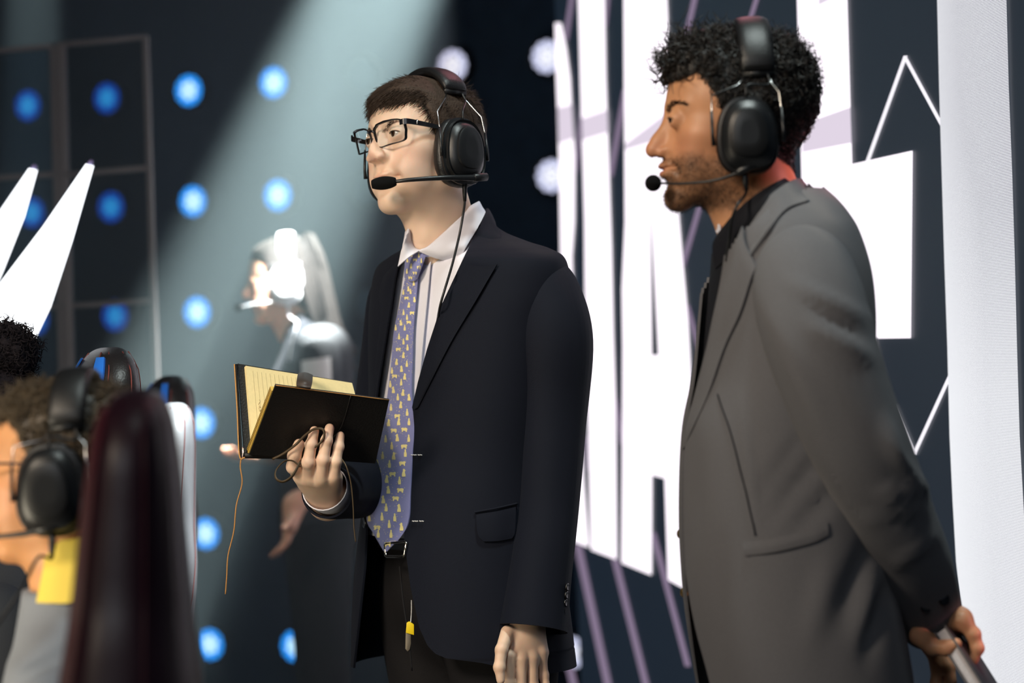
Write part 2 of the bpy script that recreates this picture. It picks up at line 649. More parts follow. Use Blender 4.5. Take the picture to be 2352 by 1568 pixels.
def hair_cap(v, f, table, thick, seed=1, rough=0.0015, fs=120):
    """shell that follows the scalp; returns cap verts, faces, normals"""
    n = vnormals(v, f)
    c = v.mean(0)
    if ((v - c) * n).sum() < 0:
        n = -n
    h = hair_line(v, table)
    f = np.asarray(f)
    keep = (h[f] > 0).all(1)
    t = thick(v) * np.clip(h / 0.018, 0.05, 1) ** 0.6 + rough * noise3(v, fs, seed) * np.clip(h / 0.02, 0, 1)
    w = v + n * t[:, None]
    used = np.unique(f[keep])
    mp = -np.ones(len(v), int)
    mp[used] = np.arange(len(used))
    return w[used], mp[f[keep]], n[used]


def strands(roots, dirs, length, r, seg=4, curl=0.0, turns=1.5, sides=3, seed=2, droop=0.0, waver=0.15):
    """many tapered hairs as one mesh: straight (curl 0) or corkscrew"""
    rs = np.random.RandomState(seed)
    n = len(roots)
    L = length * (0.7 + 0.6 * rs.rand(n))
    d = dirs / (np.linalg.norm(dirs, axis=1)[:, None] + 1e-9)
    a = np.cross(d, rs.randn(n, 3))
    a /= np.linalg.norm(a, axis=1)[:, None] + 1e-9
    b = np.cross(d, a)
    ph = rs.rand(n) * 6.28
    tv = np.linspace(0, 1, seg + 1)
    pts = []
    wob = rs.randn(n, 3) * waver
    for t in tv:
        p = roots + d * (L * t)[:, None] + wob * (L * t * t)[:, None]
        p[:, 2] -= droop * L * t * t
        if curl:
            an = ph + t * turns * 6.283
            rr = curl * min(1, t * 3)
            p = p + a * (np.cos(an) * rr)[:, None] + b * (np.sin(an) * rr)[:, None]
        pts.append(p)
    pts = np.stack(pts, 1)                      # n, seg+1, 3
    t = np.gradient(pts, axis=1)
    t /= np.linalg.norm(t, axis=2)[..., None] + 1e-9
    N = np.cross(t, np.broadcast_to(a[:, None, :], t.shape) + 0.3 * b[:, None, :])
    N /= np.linalg.norm(N, axis=2)[..., None] + 1e-9
    B = np.cross(t, N)
    rad = r * (1 - 0.75 * tv ** 2)
    ang = np.arange(sides) * 2 * math.pi / sides
    V = pts[:, :, None, :] + (N[:, :, None, :] * np.cos(ang)[None, None, :, None] + B[:, :, None, :] * np.sin(ang)[None, None, :, None]) * rad[None, :, None, None]
    V = V.reshape(-1, 3)
    base = (np.arange(n) * (seg + 1) * sides)[:, None]
    q = []
    for i in range(seg):
        for j in range(sides):
            j2 = (j + 1) % sides
            q.append([i * sides + j, i * sides + j2, (i + 1) * sides + j2, (i + 1) * sides + j])
    q = np.array(q)
    F = (base[:, :, None] + q[None]).reshape(-1, 4)
    return V, F


def sample_faces(v, f, n, seed=4, wgt=None):
    rs = np.random.RandomState(seed)
    f = np.asarray(f)
    ar = np.linalg.norm(np.cross(v[f[:, 2]] - v[f[:, 0]], v[f[:, 3]] - v[f[:, 1]]), axis=1)
    if wgt is not None:
        ar = ar * wgt[f].mean(1)
    k = rs.choice(len(f), n, p=ar / ar.sum())
    u, w = rs.rand(n, 1), rs.rand(n, 1)
    q = f[k]
    return (v[q[:, 0]] * (1 - u) + v[q[:, 1]] * u) * (1 - w) + (v[q[:, 3]] * (1 - u) + v[q[:, 2]] * u) * w, k


def big_mesh(v, f, smooth=True):
    v = np.asarray(v, np.float32)
    f = np.asarray(f, np.int32)
    me = bpy.data.meshes.new('m')
    me.vertices.add(len(v))
    me.vertices.foreach_set('co', v.ravel())
    k = f.shape[1]
    me.loops.add(f.size)
    me.loops.foreach_set('vertex_index', f.ravel())
    me.polygons.add(len(f))
    me.polygons.foreach_set('loop_start', np.arange(0, f.size, k, dtype=np.int32))
    me.update(calc_edges=True)
    me.polygons.foreach_set('use_smooth', [smooth] * len(f))
    return me


def join_vf(parts):
    V, F, n = [], [], 0
    for v, f in parts:
        V.append(np.asarray(v, float))
        F.append(np.asarray(f) + n)
        n += len(v)
    return np.vstack(V), np.vstack(F)


def eye_ball(c, gaze, r=0.0128, iris_r=0.0060, M=None):
    """sphere whose rings follow the gaze; material slots: white, iris, pupil"""
    g = Vector(gaze).normalized()
    q = g.to_track_quat('Z', 'Y').to_matrix()
    v, mi, f = [], [], []
    th = [0, 0.12, 0.22, 0.34, 0.46, 0.52, 0.7, 1.0, 1.4, 1.8, 2.3, 2.8, math.pi]
    seg = 20
    for a in th:
        for k in range(seg):
            p = 2 * math.pi * k / seg
            rr = r * (1 + 0.05 * max(0, 1 - (a / 0.52) ** 2))
            v.append(Vector(c) + q @ Vector((math.sin(a) * math.cos(p), math.sin(a) * math.sin(p), math.cos(a))) * rr)
    f = grid_faces(len(th), seg, True)
    for i in range(len(th) - 1):
        mi += [2 if i < 2 else (1 if i < 5 else 0)] * seg
    if M is not None:
        v = [M @ p for p in v]
    me = mesh(v, f)
    me.polygons.foreach_set('material_index', mi)
    return me


def lashes(lid=0.0042, M=None, ey=0.0):
    """dark line of the upper lashes over both eyes"""
    parts = []
    for s in (-1, 1):
        p = []
        for x in np.linspace(-0.0128, 0.0128, 13):
            z = (lid + 0.0002) * math.sqrt(max(0, 1 - (x / 0.0133) ** 2)) - 0.0008
            y = -0.077 - math.sqrt(0.01475 ** 2 - x * x * 0.96 - z * z) 
            p.append(M @ Vector((s * 0.0325 + x, y - ey - 0.0002, z)))
        v, f = tube_vf(p, [0.0003] + [0.00075] * 11 + [0.0003], 6)
        parts.append((v, f[:-2]))
    return join_vf(parts)


def head_matrix(c, yaw, pitch=0, roll=0, s=1.0):
    """yaw 0 faces the camera (-y), positive turns the face to the picture's left"""
    return Matrix.Translation(Vector(c)) @ Matrix.Rotation(-math.radians(yaw), 4, 'Z') @ Matrix.Rotation(math.radians(pitch), 4, 'X') @ Matrix.Rotation(math.radians(roll), 4, 'Y') @ Matrix.Diagonal((s, s, s, 1))

# ------------------------------------------------------------------ headsets (built in head space, then moved by the head matrix)
def superring(a, b, n, e=2.6):
    t = np.linspace(0, 2 * math.pi, n, endpoint=False)
    c, s = np.cos(t), np.sin(t)
    return np.stack([a * np.sign(c) * np.abs(c) ** (2 / e), b * np.sign(s) * np.abs(s) ** (2 / e)], 1)


def cup_loft(c, side, prof, a, b, M, cols=28, e=2.5, yaw=0.0, topnarrow=0.10):
    """rings stacked along local +-x; prof = [(offset along x, scale)]"""
    ring = superring(a, b, cols, e)
    ring[:, 0] *= 1 - topnarrow * ring[:, 1] / b
    v = []
    cy, sy = math.cos(yaw), math.sin(yaw)
    for off, s in prof:
        for q in ring:
            v.append(M @ Vector((c[0] + side * off, c[1] + q[0] * s, c[2] + q[1] * s)))
    f = grid_faces(len(prof), cols, True)
    f.append(tuple(range(cols)))
    f.append(tuple((len(prof) - 1) * cols + i for i in range(cols - 1, -1, -1)))
    return v, f


def headset(label, M, mats, boom=None, mic='foam', cable=None, group=None, cup=(0.0, 0.012, -0.028), ca=0.041, cb=0.054, band=0.130, detail=True, depth=0.052, bandy=0.0, sides_=(-1, 1), arc=62):
    root = thing('headset', label, 'headset', M @ Vector((0, 0.0, band)), group)
    hard, soft, steel, foam = mats['hard'], mats['soft'], mats['steel'], mats['foam']
    zr, xr = 0.078 * 1.05 * (1 - math.cos(math.radians(arc))), 0.078 * 1.02 * math.sin(math.radians(arc))
    for s in sides_:
        c = (s * 0.070, cup[1], cup[2])
        # cushion ring against the head
        v, f = cup_loft(c, s, [(0.0, 0.93), (0.003, 1.04), (0.009, 1.09), (0.016, 1.08), (0.021, 0.98), (0.022, 0.85)], ca, cb, M)
        link('ear_cushion', mesh(v, f), soft, root)
        # shell: base flange, step, dome
        v, f = cup_loft(c, s, [(0.0205, 0.86), (0.0215, 1.02), (0.0255, 1.06), (0.0275, 1.05), (0.0285, 0.97), (0.036, 0.955), (depth - 0.010, 0.90), (depth - 0.004, 0.80), (depth, 0.66), (depth + 0.0022, 0.45), (depth + 0.003, 0.2)], ca, cb, M)
        me = mesh(v, f)
        sharp(me, 0.9)
        shell = link('ear_cup', me, hard, root)
        if detail:
            # raised oval plate on the dome
            v, f = cup_loft((c[0], c[1], c[2] + 0.002), s, [(depth - 0.006, 0.68), (depth + 0.0038, 0.64), (depth + 0.0052, 0.58), (depth + 0.0056, 0.3)], ca, cb, M)
            me = mesh(v, f)
            sharp(me, 0.6)
            link('cover_plate', me, hard, shell)
        # wire yoke: from the slider on the band down to the front and back of the cup
        x0 = s * 0.083
        for q in (-1, 1):
            pts = [(s * (xr - 0.004), bandy + q * 0.016, band - zr - 0.005), (s * (xr + 0.004), bandy * 0.7 + cup[1] * 0.3 + q * 0.022, band - zr - 0.018), (s * 0.092, cup[1] + q * 0.0445, max(band - zr - 0.046, cup[2] + 0.055)), (s * 0.097, cup[1] + q * 0.0455, cup[2] + 0.035), (s * 0.100, cup[1] + q * 0.0450, cup[2] + 0.004)]
            tube('wire_yoke', [M @ Vector(p) for p in pts], 0.0012 * (1.0 if detail else 1.2), steel, root, sides=8)
            v, f = tube_vf([M @ Vector((s * 0.0975, cup[1] + q * 0.0460, cup[2] + 0.034)), M @ Vector((s * 0.100, cup[1] + q * 0.0465, cup[2] + 0.004)), M @ Vector((s * 0.100, cup[1] + q * 0.0455, cup[2] - 0.012))], [0.0019, 0.0024, 0.0034], 10)
            link('yoke_clip', mesh(v, f), hard, root)
        # slider block under the band pad
        v, f = tube_vf([M @ Vector((s * (xr - 0.004), bandy - 0.021, band - zr - 0.003)), M @ Vector((s * (xr - 0.004), bandy + 0.021, band - zr - 0.003))], 0.0055, 12)
        link('slider', mesh(v, f), hard, root)
    # padded band: an arc over the crown with a flattened oval section
    R, pts = 0.078, []
    for a in np.linspace(-arc, arc, 37):
        a = math.radians(a)
        pts.append((R * math.sin(a) * 1.02, bandy, band - R * 1.05 * (1 - math.cos(a))))
    pts = np.array(pts)
    k = len(pts)
    v = []
    prof = superring(0.0235, 0.0085, 16, 2.6)
    for i, p in enumerate(pts):
        a = math.radians(-arc + 2 * arc * i / (k - 1))
        nrm = Vector((math.sin(a), 0, math.cos(a)))
        e = min(i, k - 1 - i)
        sc = 0.55 + 0.45 * min(1, e / 2.0)
        for q in prof:
            v.append(M @ (Vector(p) + Vector((0, 1, 0)) * q[0] * (0.85 + 0.15 * sc) + nrm * q[1] * sc))
    f = grid_faces(k, 16, True) + [tuple(range(15, -1, -1)), tuple((k - 1) * 16 + i for i in range(16))]
    link('headband', mesh(v, f), mats.get('band', soft), root)
    # steel spring and crossover cord above the yoke
    tube('crossover_cord', [M @ Vector(p) for p in [(xr, bandy + 0.012, band - zr - 0.004), (xr + 0.008, bandy + 0.012, band - zr - 0.020), (0.096, cup[1] + 0.004, cup[2] + 0.066), (0.1, cup[1], cup[2] + 0.050)]], 0.0017, hard, root, n=12, sides=8)
    if boom is not None:
        path, rad = boom
        path = [M @ Vector(p) for p in path]
        b = tube('boom_arm', path, rad, hard, root, n=24, sides=10)
        m0, m1 = path[-1], (path[-1] - path[-2]).normalized()
        if mic == 'foam':
            u = np.linspace(0, 1, 14)
            w = [0.0035 + 0.0075 * math.sin(math.pi * (0.06 + 0.86 * t)) ** 0.55 for t in u]
            cp = [m0 + m1 * (0.040 * t - 0.004) for t in u]
            v, f = tube_vf(cp, w, 18)
        else:
            u = np.linspace(0.02, 0.98, 14)
            cp = [m0 + m1 * (0.011 - 0.0115 * math.cos(math.pi * t)) for t in u]
            v, f = tube_vf(cp, [0.0115 * math.sin(math.pi * t) + 0.0004 for t in u], 18)
        link('microphone_foam', mesh(v, f), foam, root)
        # pivot block at the cup
        d = (path[1] - path[0]).normalized()
        v, f = tube_vf([path[0] - d * 0.012, path[0] - d * 0.010, path[0] + d * 0.014, path[0] + d * 0.017], [0.004, 0.0068, 0.0068, 0.0045], 14)
        link('boom_pivot', mesh(v, f), hard, root)
    if cable is not None:
        pts = [Vector(p) for p in cable]
        pts[0] = M @ pts[0]
        pts[1] = M @ pts[1]
        tube('cable', pts, 0.0021, hard, root, n=40, sides=8)
        v, f = tube_vf([pts[0], pts[0].lerp(pts[1], 0.5), pts[1]], [0.0046, 0.0042, 0.0028], 10)
        link('cable_boot', mesh(v, f), hard, root)
    return root

# ------------------------------------------------------------------ clothing tools
from mathutils.bvhtree import BVHTree


def project(p):
    """pixel of a world point"""
    p = np.asarray(p, float)
    X, Y, Z = p[..., 0], p[..., 1], p[..., 2] - CAMZ
    c, s = math.cos(ROLL), math.sin(ROLL)
    x, z = X * FPX / Y, Z * FPX / Y
    return np.stack([1176 + x * c - z * s, 784 - x * s - z * c], -1)


class Form:
    """a dress form: stacked oval rings (z, half width, front depth, back depth, x offset, y offset, squareness)"""
    def __init__(self, levels, BM, rows=70):
        self.L = cr(levels, rows)
        self.BM = np.array(BM)
        self.rows = rows

    def pts(self, row, t, grow=0.0):
        z, a, bf, bb, cx, cy, e = row
        s, c = np.sin(t), np.cos(t)
        ss = np.sign(s) * np.abs(s) ** (2 / e)
        cc = np.sign(c) * np.abs(c) ** (2 / e)
        b = np.where(cc > 0, bf, bb) + grow
        q = np.stack([cx + (a + grow) * ss, cy - b * cc, np.full_like(ss, z)], -1)
        return q @ self.BM[:3, :3].T + self.BM[:3, 3]

    def grid(self, t0, t1, nt, grow=0.0, rows=None):
        """t0, t1: arrays per row"""
        L = self.L if rows is None else self.L[rows]
        out = []
        for i, r in enumerate(L):
            out.append(self.pts(r, np.linspace(t0[i], t1[i], nt), grow))
        return np.array(out)

    def closed(self, nt=64, grow=0.0, rows=None):
        L = self.L if rows is None else self.L[rows]
        t = np.linspace(0, 2 * math.pi, nt, endpoint=False)
        G = np.array([self.pts(r, t, grow) for r in L])
        n = len(L)
        f = grid_faces(n, nt, True) + [tuple(range(nt - 1, -1, -1)), tuple((n - 1) * nt + i for i in range(nt))]
        return G.reshape(-1, 3), f

    def edge(self, tab, lo, hi, first=True):
        """ring angle per row where the ring passes the pixel column tab(v); tab = [(v, u)]"""
        vs, us = [q[0] for q in tab], [q[1] for q in tab]
        t = np.linspace(lo, hi, 240)
        out = []
        for r in self.L:
            uv = project(self.pts(r, t))
            g = uv[:, 0] - np.interp(uv[:, 1], vs, us)
            k = np.where((g[:-1] < 0) != (g[1:] < 0))[0]
            if len(k):
                k = k[0] if first else k[-1]
                w = g[k] / (g[k] - g[k + 1])
                out.append(t[k] + w * (t[k + 1] - t[k]))
            else:
                out.append(t[np.argmin(np.abs(g))])
        return np.array(out)

    def bvh(self, grow=0.0):
        v, f = self.closed(96, grow)
        return BVHTree.FromPolygons([tuple(p) for p in v], f)


def ray(px, py):
    o = Vector((0, 0, CAMZ))
    return o, (P(px, py, 4.0) - o).normalized()


def onto(bvh, px, py, off=0.0):
    """point of a surface seen at a pixel, lifted off along its normal"""
    o, d = ray(px, py)
    h = bvh.ray_cast(o, d)
    if h[0] is None:
        # nearest approach: walk along the ray
        best = None
        for k in range(60):
            q = o + d * (2.5 + k * 0.05)
            n = bvh.find_nearest(q)
            if n[0] is not None and (best is None or n[3] < best[3]):
                best = n
        h = best
    return h[0] - d * off


def above(v, f, line):
    """drop the faces that lie higher in the picture than a neckline [(u, v)]"""
    uv = project(np.asarray(v, float).reshape(-1, 3))
    lim = np.interp(uv[:, 0], [q[0] for q in line], [q[1] for q in line])
    ok = uv[:, 1] > lim
    return [q for q in f if all(ok[i] for i in q)]


def gridobj(name, G, th, material, parent, fn=None, line=None):
    nu, nv = G.shape[:2]
    if fn is not None:
        G = fn(G)
    f = grid_faces(nu, nv)
    if line is not None:
        f = above(G, f, line)
    return link(name, solid(G.reshape(-1, 3), f, th), material, parent)


def gnormals(G):
    a = np.gradient(G, axis=0)
    b = np.gradient(G, axis=1)
    n = np.cross(a, b)
    return n / (np.linalg.norm(n, axis=2)[..., None] + 1e-9)


def wrinkle(G, amp, scale, seed, outward):
    """soft folds: displace a grid along its normal"""
    n = gnormals(G)
    if (n[G.shape[0] // 2, G.shape[1] // 2] * np.asarray(outward)).sum() < 0:
        n = -n
    w = noise3(G.reshape(-1, 3), scale, seed).reshape(G.shape[:2])
    return G + n * (amp * w)[..., None]


def sleeve(name, ctrl, material, parent, n=60, sides=40, th=0.0035, fn=None, squash=1.0):
    """ctrl = [(x, y, z, radius)] along the arm; open at the wrist, domed at the shoulder"""
    c = cr(ctrl, n)
    t, N, B = frames(c[:, :3])
    a = np.linspace(0, 2 * math.pi, sides, endpoint=False)
    V = c[:, None, :3] + (N[:, None, :] * np.cos(a)[None, :, None] + B[:, None, :] * np.sin(a)[None, :, None] * squash) * c[:, 3][:, None, None]
    if fn is not None:
        nn = (V - c[:, None, :3])
        nn /= np.linalg.norm(nn, axis=2)[..., None]
        u = np.linspace(0, 1, n)[:, None]
        V = V + nn * fn(u, a[None, :], V)[..., None]
    V = V.reshape(-1, 3)
    f = grid_faces(n, sides, True)
    f.append(tuple(range(sides - 1, -1, -1)))
    me = solid(V, f, th)
    return link(name, me, material, parent)


def stitch_tube(name, pts, r, material, parent, n=24):
    return tube(name, pts, r, material, parent, n=n, sides=6)


def flat_poly(pts3, name, material, parent, th=0.0006):
    v = [tuple(p) for p in pts3]
    me = solid(v, [tuple(range(len(v)))], th, smooth=False)
    return link(name, me, material, parent)


# ------------------------------------------------------------------ hands
def finger_chain(base, dirv, lens, curl, side):
    """joints of one finger; dirv start direction, side = axis of bending"""
    p = [Vector(base)]
    d = Vector(dirv).normalized()
    for L, a in zip(lens, curl):
        d = Matrix.Rotation(math.radians(a), 3, Vector(side)) @ d
        p.append(p[-1] + d * L)
    return p


def hand_sdf(palm, fingers, wrist, res=0.0016, k=0.008):
    """palm = list of (a, b, ra, rb) cones; fingers = list of (joint points, radii); wrist = (a, b, ra, rb) -> verts, faces"""
    allp = [q for c in palm for q in c[:2]] + [q for fg in fingers for q in fg[0]] + list(wrist[:2])
    A = np.array([tuple(q) for q in allp])
    lo, hi = A.min(0) - 0.045, A.max(0) + 0.045
    g = SDF(lo, hi, res)
    d = None
    for a, b, ra, rb in list(palm) + [wrist]:
        e = g.cone(a, b, ra, rb)
        d = e if d is None else smin(d, e, 0.016)
    F = None
    for pts, rad in fingers:
        e = None
        for i in range(len(pts) - 1):
            c = g.cone(pts[i], pts[i + 1], rad[i], rad[i + 1])
            e = c if e is None else smin(e, c, 0.004)
        for i in range(1, len(pts) - 1):      # knuckle swelling
            c = g.ell(pts[i], (rad[i] * 0.98,) * 3)
            e = smin(e, c, 0.004)
        F = e if F is None else smin(F, e, 0.002)
    d = smin(d, F, k)
    v, f = g.mesh(d)
    return relax(v, f, 1, 0.5), f

# ------------------------------------------------------------------ the hall
M_floor = mat('black_stage_floor', (22, 24, 28), rough=0.45, grain=0.2, scale=6)
M_dark = mat('black_drape', (7, 9, 13), rough=0.9, grain=0.2, scale=30)
LV, LH, LTH = 0.400, 0.356, math.radians(25.5)
_L0 = P(1255, 130, 8.11)
_LD = Vector((-math.cos(LTH), math.sin(LTH), 0))        # along the lamp wall, to the left and away
_LN = Vector((-math.sin(LTH), -math.cos(LTH), 0))       # out of the lamp wall, towards the camera


def slab(name, a, b, z0, z1, th, nrm, material, kind='structure'):
    """upright wall from a to b (ground points), thickness away from nrm"""
    a, b = Vector((a[0], a[1], 0)), Vector((b[0], b[1], 0))
    n = Vector((nrm[0], nrm[1], 0)).normalized() * -th
    v = []
    for z in (z0, z1):
        for p in (a, b, b + n, a + n):
            v.append((p.x, p.y, z))
    o = link(name, mesh(v, [(0, 1, 2, 3), (7, 6, 5, 4), (0, 4, 5, 1), (1, 5, 6, 2), (2, 6, 7, 3), (3, 7, 4, 0)], False), material)
    if kind: o['kind'] = kind
    return o


tag(MB().box((-0.6, 4.0, -0.05), (9.0, 13.0, 0.1)).build('floor', M_floor, smooth=False), kind='structure')
tag(MB().box((-0.6, 4.0, 6.05), (9.0, 13.0, 0.1)).build('ceiling', M_dark, smooth=False), kind='structure')
_a = _L0 + _LD * 4.9 + _LN * -0.06
_b0 = _L0 - _LD * 0.75 + _LN * -0.06
M_back = mat('dark_blue_backdrop', (46, 62, 84), rough=0.9, grain=0.15, scale=20)
slab('wall_back', _a, _b0, 0, 6.0, 0.1, _LN, M_back)
slab('wall_left', (-5.0, -2.4), (-5.0, 10.5), 0, 6.0, 0.1, (1, 0), M_dark)
slab('wall_front', (-5.0, -2.4), (3.8, -2.4), 0, 6.0, 0.1, (0, 1), M_dark)

# ------------------------------------------------------------------ video wall on the right
WA = math.radians(13.0)
WD = Vector((-math.sin(WA), math.cos(WA), 0))           # along the screen, away from the camera
WN = Vector((-math.cos(WA), -math.sin(WA), 0))          # out of the screen
W0 = P(2150, 784, 4.4)


def on_wall(px, py, off=0.0):
    o, d = ray(px, py)
    t = (W0 + WN * off - o).dot(WN) / d.dot(WN)
    return o + d * t


M_screen = bpy.data.materials.new('dark_led_panel')
M_screen.use_nodes = True
_nt = M_screen.node_tree
_p = _nt.nodes['Principled BSDF']
_p.inputs['Base Color'].default_value = lin((30, 34, 40)) + (1,)
_p.inputs['Roughness'].default_value = 0.55
_p.inputs['Emission Color'].default_value = lin((34, 46, 60)) + (1,)
_p.inputs['Emission Strength'].default_value = 0.55
M_white = glow('screen_white', (255, 246, 255), 1.5)
M_tint = glow('screen_lilac', (226, 214, 230), 1.0)
M_line = glow('screen_dim_line', (134, 118, 142), 1.0)
M_wline = glow('screen_white_line', (240, 236, 244), 1.2)


def band_material():
    m = bpy.data.materials.new('screen_scanline_band')
    m.use_nodes = True
    nt = m.node_tree
    nt.nodes.clear()
    e = nt.nodes.new('ShaderNodeEmission')
    out = nt.nodes.new('ShaderNodeOutputMaterial')
    tc = nt.nodes.new('ShaderNodeTexCoord')
    sp = nt.nodes.new('ShaderNodeSeparateXYZ')
    nt.links.new(tc.outputs['Object'], sp.inputs[0])
    # rows of diodes 4.6 mm apart
    m1 = nt.nodes.new('ShaderNodeMath'); m1.operation = 'MULTIPLY'; m1.inputs[1].default_value = 2 * math.pi / 0.0026
    nt.links.new(sp.outputs['Z'], m1.inputs[0])
    s = nt.nodes.new('ShaderNodeMath'); s.operation = 'SINE'
    nt.links.new(m1.outputs[0], s.inputs[0])
    r = nt.nodes.new('ShaderNodeMapRange')
    r.inputs['From Min'].default_value = -0.5
    r.inputs['From Max'].default_value = 0.5
    nt.links.new(s.outputs[0], r.inputs['Value'])
    # across the band: the near side shows more gaps
    g = nt.nodes.new('ShaderNodeMapRange')
    g.inputs['From Min'].default_value = 0.22
    g.inputs['From Max'].default_value = -0.22
    g.inputs['To Min'].default_value = 0.12
    g.inputs['To Max'].default_value = 1.0
    nt.links.new(sp.outputs['Y'], g.inputs['Value'])
    zf = nt.nodes.new('ShaderNodeMapRange')
    zf.inputs['From Min'].default_value = 1.25
    zf.inputs['From Max'].default_value = 1.75
    zf.inputs['To Min'].default_value = 0.7
    zf.inputs['To Max'].default_value = 1.15
    nt.links.new(sp.outputs['Z'], zf.inputs['Value'])
    mul = nt.nodes.new('ShaderNodeMath'); mul.operation = 'MULTIPLY'; mul.use_clamp = True
    nt.links.new(g.outputs[0], mul.inputs[0])
    nt.links.new(zf.outputs[0], mul.inputs[1])
    inv = nt.nodes.new('ShaderNodeMath'); inv.operation = 'SUBTRACT'; inv.inputs[0].default_value = 1.0
    nt.links.new(r.outputs[0], inv.inputs[1])
    k = nt.nodes.new('ShaderNodeMath'); k.operation = 'MULTIPLY'
    nt.links.new(inv.outputs[0], k.inputs[0])
    nt.links.new(mul.outputs[0], k.inputs[1])
    mx = nt.nodes.new('ShaderNodeMix'); mx.data_type = 'RGBA'
    mx.inputs[6].default_value = (1.12, 1.14, 1.17, 1)
    mx.inputs[7].default_value = lin((100, 94, 116)) + (1,)
    nt.links.new(k.outputs[0], mx.inputs['Factor'])
    nt.links.new(mx.outputs[2], e.inputs[0])
    nt.links.new(e.outputs[0], out.inputs[0])
    return m


def video_wall():
    far, near = on_wall(1276, 60), on_wall(2352, 784) - WD * 1.6
    root = thing('video_wall', 'tall dark video wall on the right showing huge white letter strokes', 'screen', Vector((W0.x, W0.y, 0)))
    m = MB()
    a, b = Vector((far.x, far.y, 0)), Vector((near.x, near.y, 0))
    bk = WN * -0.12
    v = [(p.x, p.y, z) for z in (0.02, 3.1) for p in (a, b, b + bk, a + bk)]
    m.add(v, [(0, 1, 2, 3), (7, 6, 5, 4), (0, 4, 5, 1), (1, 5, 6, 2), (2, 6, 7, 3), (3, 7, 4, 0)])
    m.build('screen', M_screen, root, smooth=False)

    def poly(name, pts, material, off, holes=()):
        v = [on_wall(x, y, off) for x, y in pts]
        bm = bmesh.new()
        vs = [bm.verts.new(p) for p in v]
        es = [bm.edges.new((vs[i], vs[(i + 1) % len(vs)])) for i in range(len(vs))]
        for h in holes:
            hs = [bm.verts.new(on_wall(x, y, off)) for x, y in h]
            es += [bm.edges.new((hs[i], hs[(i + 1) % len(hs)])) for i in range(len(hs))]
        bmesh.ops.triangle_fill(bm, edges=es, use_beauty=True)
        for f in bm.faces:
            f.normal_update()
            if f.normal.dot(WN) < 0:
                f.normal_flip()
        me = bpy.data.meshes.new(name)
        bm.to_mesh(me)
        bm.free()
        return link(name, me, material, root)
    S1 = [(1275, 53), (1288, 53), (1300, 110), (1309, 178), (1313, 255), (1320, 357), (1319, 510), (1313, 590), (1318, 760), (1331, 960), (1341, 1115), (1352, 1256), (1312, 1240), (1302, 900), (1288, 587), (1284, 357), (1281, 255), (1277, 150)]
    S2 = [(1316, -480), (1374, -480), (1387, -60), (1391, 178), (1396, 316), (1404, 561), (1408, 760), (1413, 921), (1416, 1284), (1358, 1262), (1350, 900), (1344, 643), (1343, 510), (1338, 332), (1334, 204)]
    S3 = [(1430, -500), (1508, -500), (1529, -60), (1540, 200), (1557, 474), (1568, 602), (1580, 735), (1588, 894), (1594, 1100), (1600, 1366), (1535, 1331), (1527, 1098), (1497, 1090), (1496, 1320), (1428, 1292), (1430, 1088), (1431, 800), (1429, 663), (1436, 510)]
    S4 = [(1812, -760), (1920, -760), (1944, -60), (1957, 377), (2096, 346), (2092, 776), (2010, 777), (2012, 1400), (1880, 1360), (1856, 900), (1842, 430)]
    poly('letter_stroke', S1, M_white, 0.004)
    poly('letter_stroke', S2, M_white, 0.004)
    poly('letter_stroke', S3, M_white, 0.004, [[(1493, 425), (1513, 816), (1496, 816)]])
    poly('letter_stroke', S4, M_white, 0.004)
    for q in ([(1281, 247), (1313, 240), (1318, 318), (1284, 330)], [(1336, 272), (1395, 252), (1397, 304), (1338, 322)], [(1436, 330), (1543, 250), (1548, 310), (1436, 345)],
              [(1842, 285), (1953, 246), (1956, 328), (1843, 350)], [(1880, 12), (1905, 0), (1940, -10), (1944, -60), (1880, -60)]):
        poly('letter_shade', q, M_tint, 0.007)
    lines = [((1314, -10), (1299, 92), 11), ((1340, 232), (1321, 396), 9), ((1397, -10), (1390, 60), 8), ((1436, 205), (1402, 405), 12), ((1597, -10), (1574, 92), 13), ((1740, -10), (1712, 80), 11),
             ((1608, 470), (1567, 612), 12), ((1578, 700), (1609, 812), 11), ((1412, 914), (1431, 1020), 11), ((1346, 1000), (1352, 1080), 8),
             ((1327, 1250), (1400, 1590), 17), ((1412, 1282), (1488, 1590), 15), ((1499, 1222), (1580, 1530), 13), ((1308, 1530), (1324, 1600), 16)]
    for a, b, w in lines:
        dx, dy = b[0] - a[0], b[1] - a[1]
        poly('dim_line', [(a[0] - w / 2, a[1]), (a[0] + w / 2, a[1]), (b[0] + w / 2, b[1]), (b[0] - w / 2, b[1])], M_line, 0.003)
    def zig(pts, w):
        up = [(x - w * 0.55, y) if i != 1 else (x, y - w * s) for i, ((x, y), s) in enumerate(zip(pts, (0, sg, 0)))]
        dn = [(x + w * 0.55, y) if i != 1 else (x, y + w * s) for i, ((x, y), s) in enumerate(zip(pts, (0, sg, 0)))]
        return up, dn
    for a, b, w in (((1992, 372), (2080, 128), 9), ((2078, 130), (2168, 296), 9), ((2052, 930), (2101, 1044), 9), ((2099, 1044), (2184, 858), 9), ((2066, 1520), (2100, 1600), 8), ((2184, 1530), (2140, 1640), 8)):
        poly('zigzag_line', [(a[0] - w / 2, a[1]), (a[0] + w / 2, a[1]), (b[0] + w / 2, b[1]), (b[0] - w / 2, b[1])], M_wline, 0.003)
    LB = [(2132, -900), (2151, -60), (2157, 200), (2163, 400), (2169, 600), (2176, 800), (2181, 1000), (2188, 1150), (2196, 1290), (2208, 1400), (2222, 1500), (2244, 1620)]
    RB = [(2280, -900), (2310, -60), (2317, 200), (2325, 400), (2331, 600), (2336, 800), (2342, 1000), (2352, 1180), (2368, 1300), (2390, 1420), (2420, 1520), (2470, 1620)]
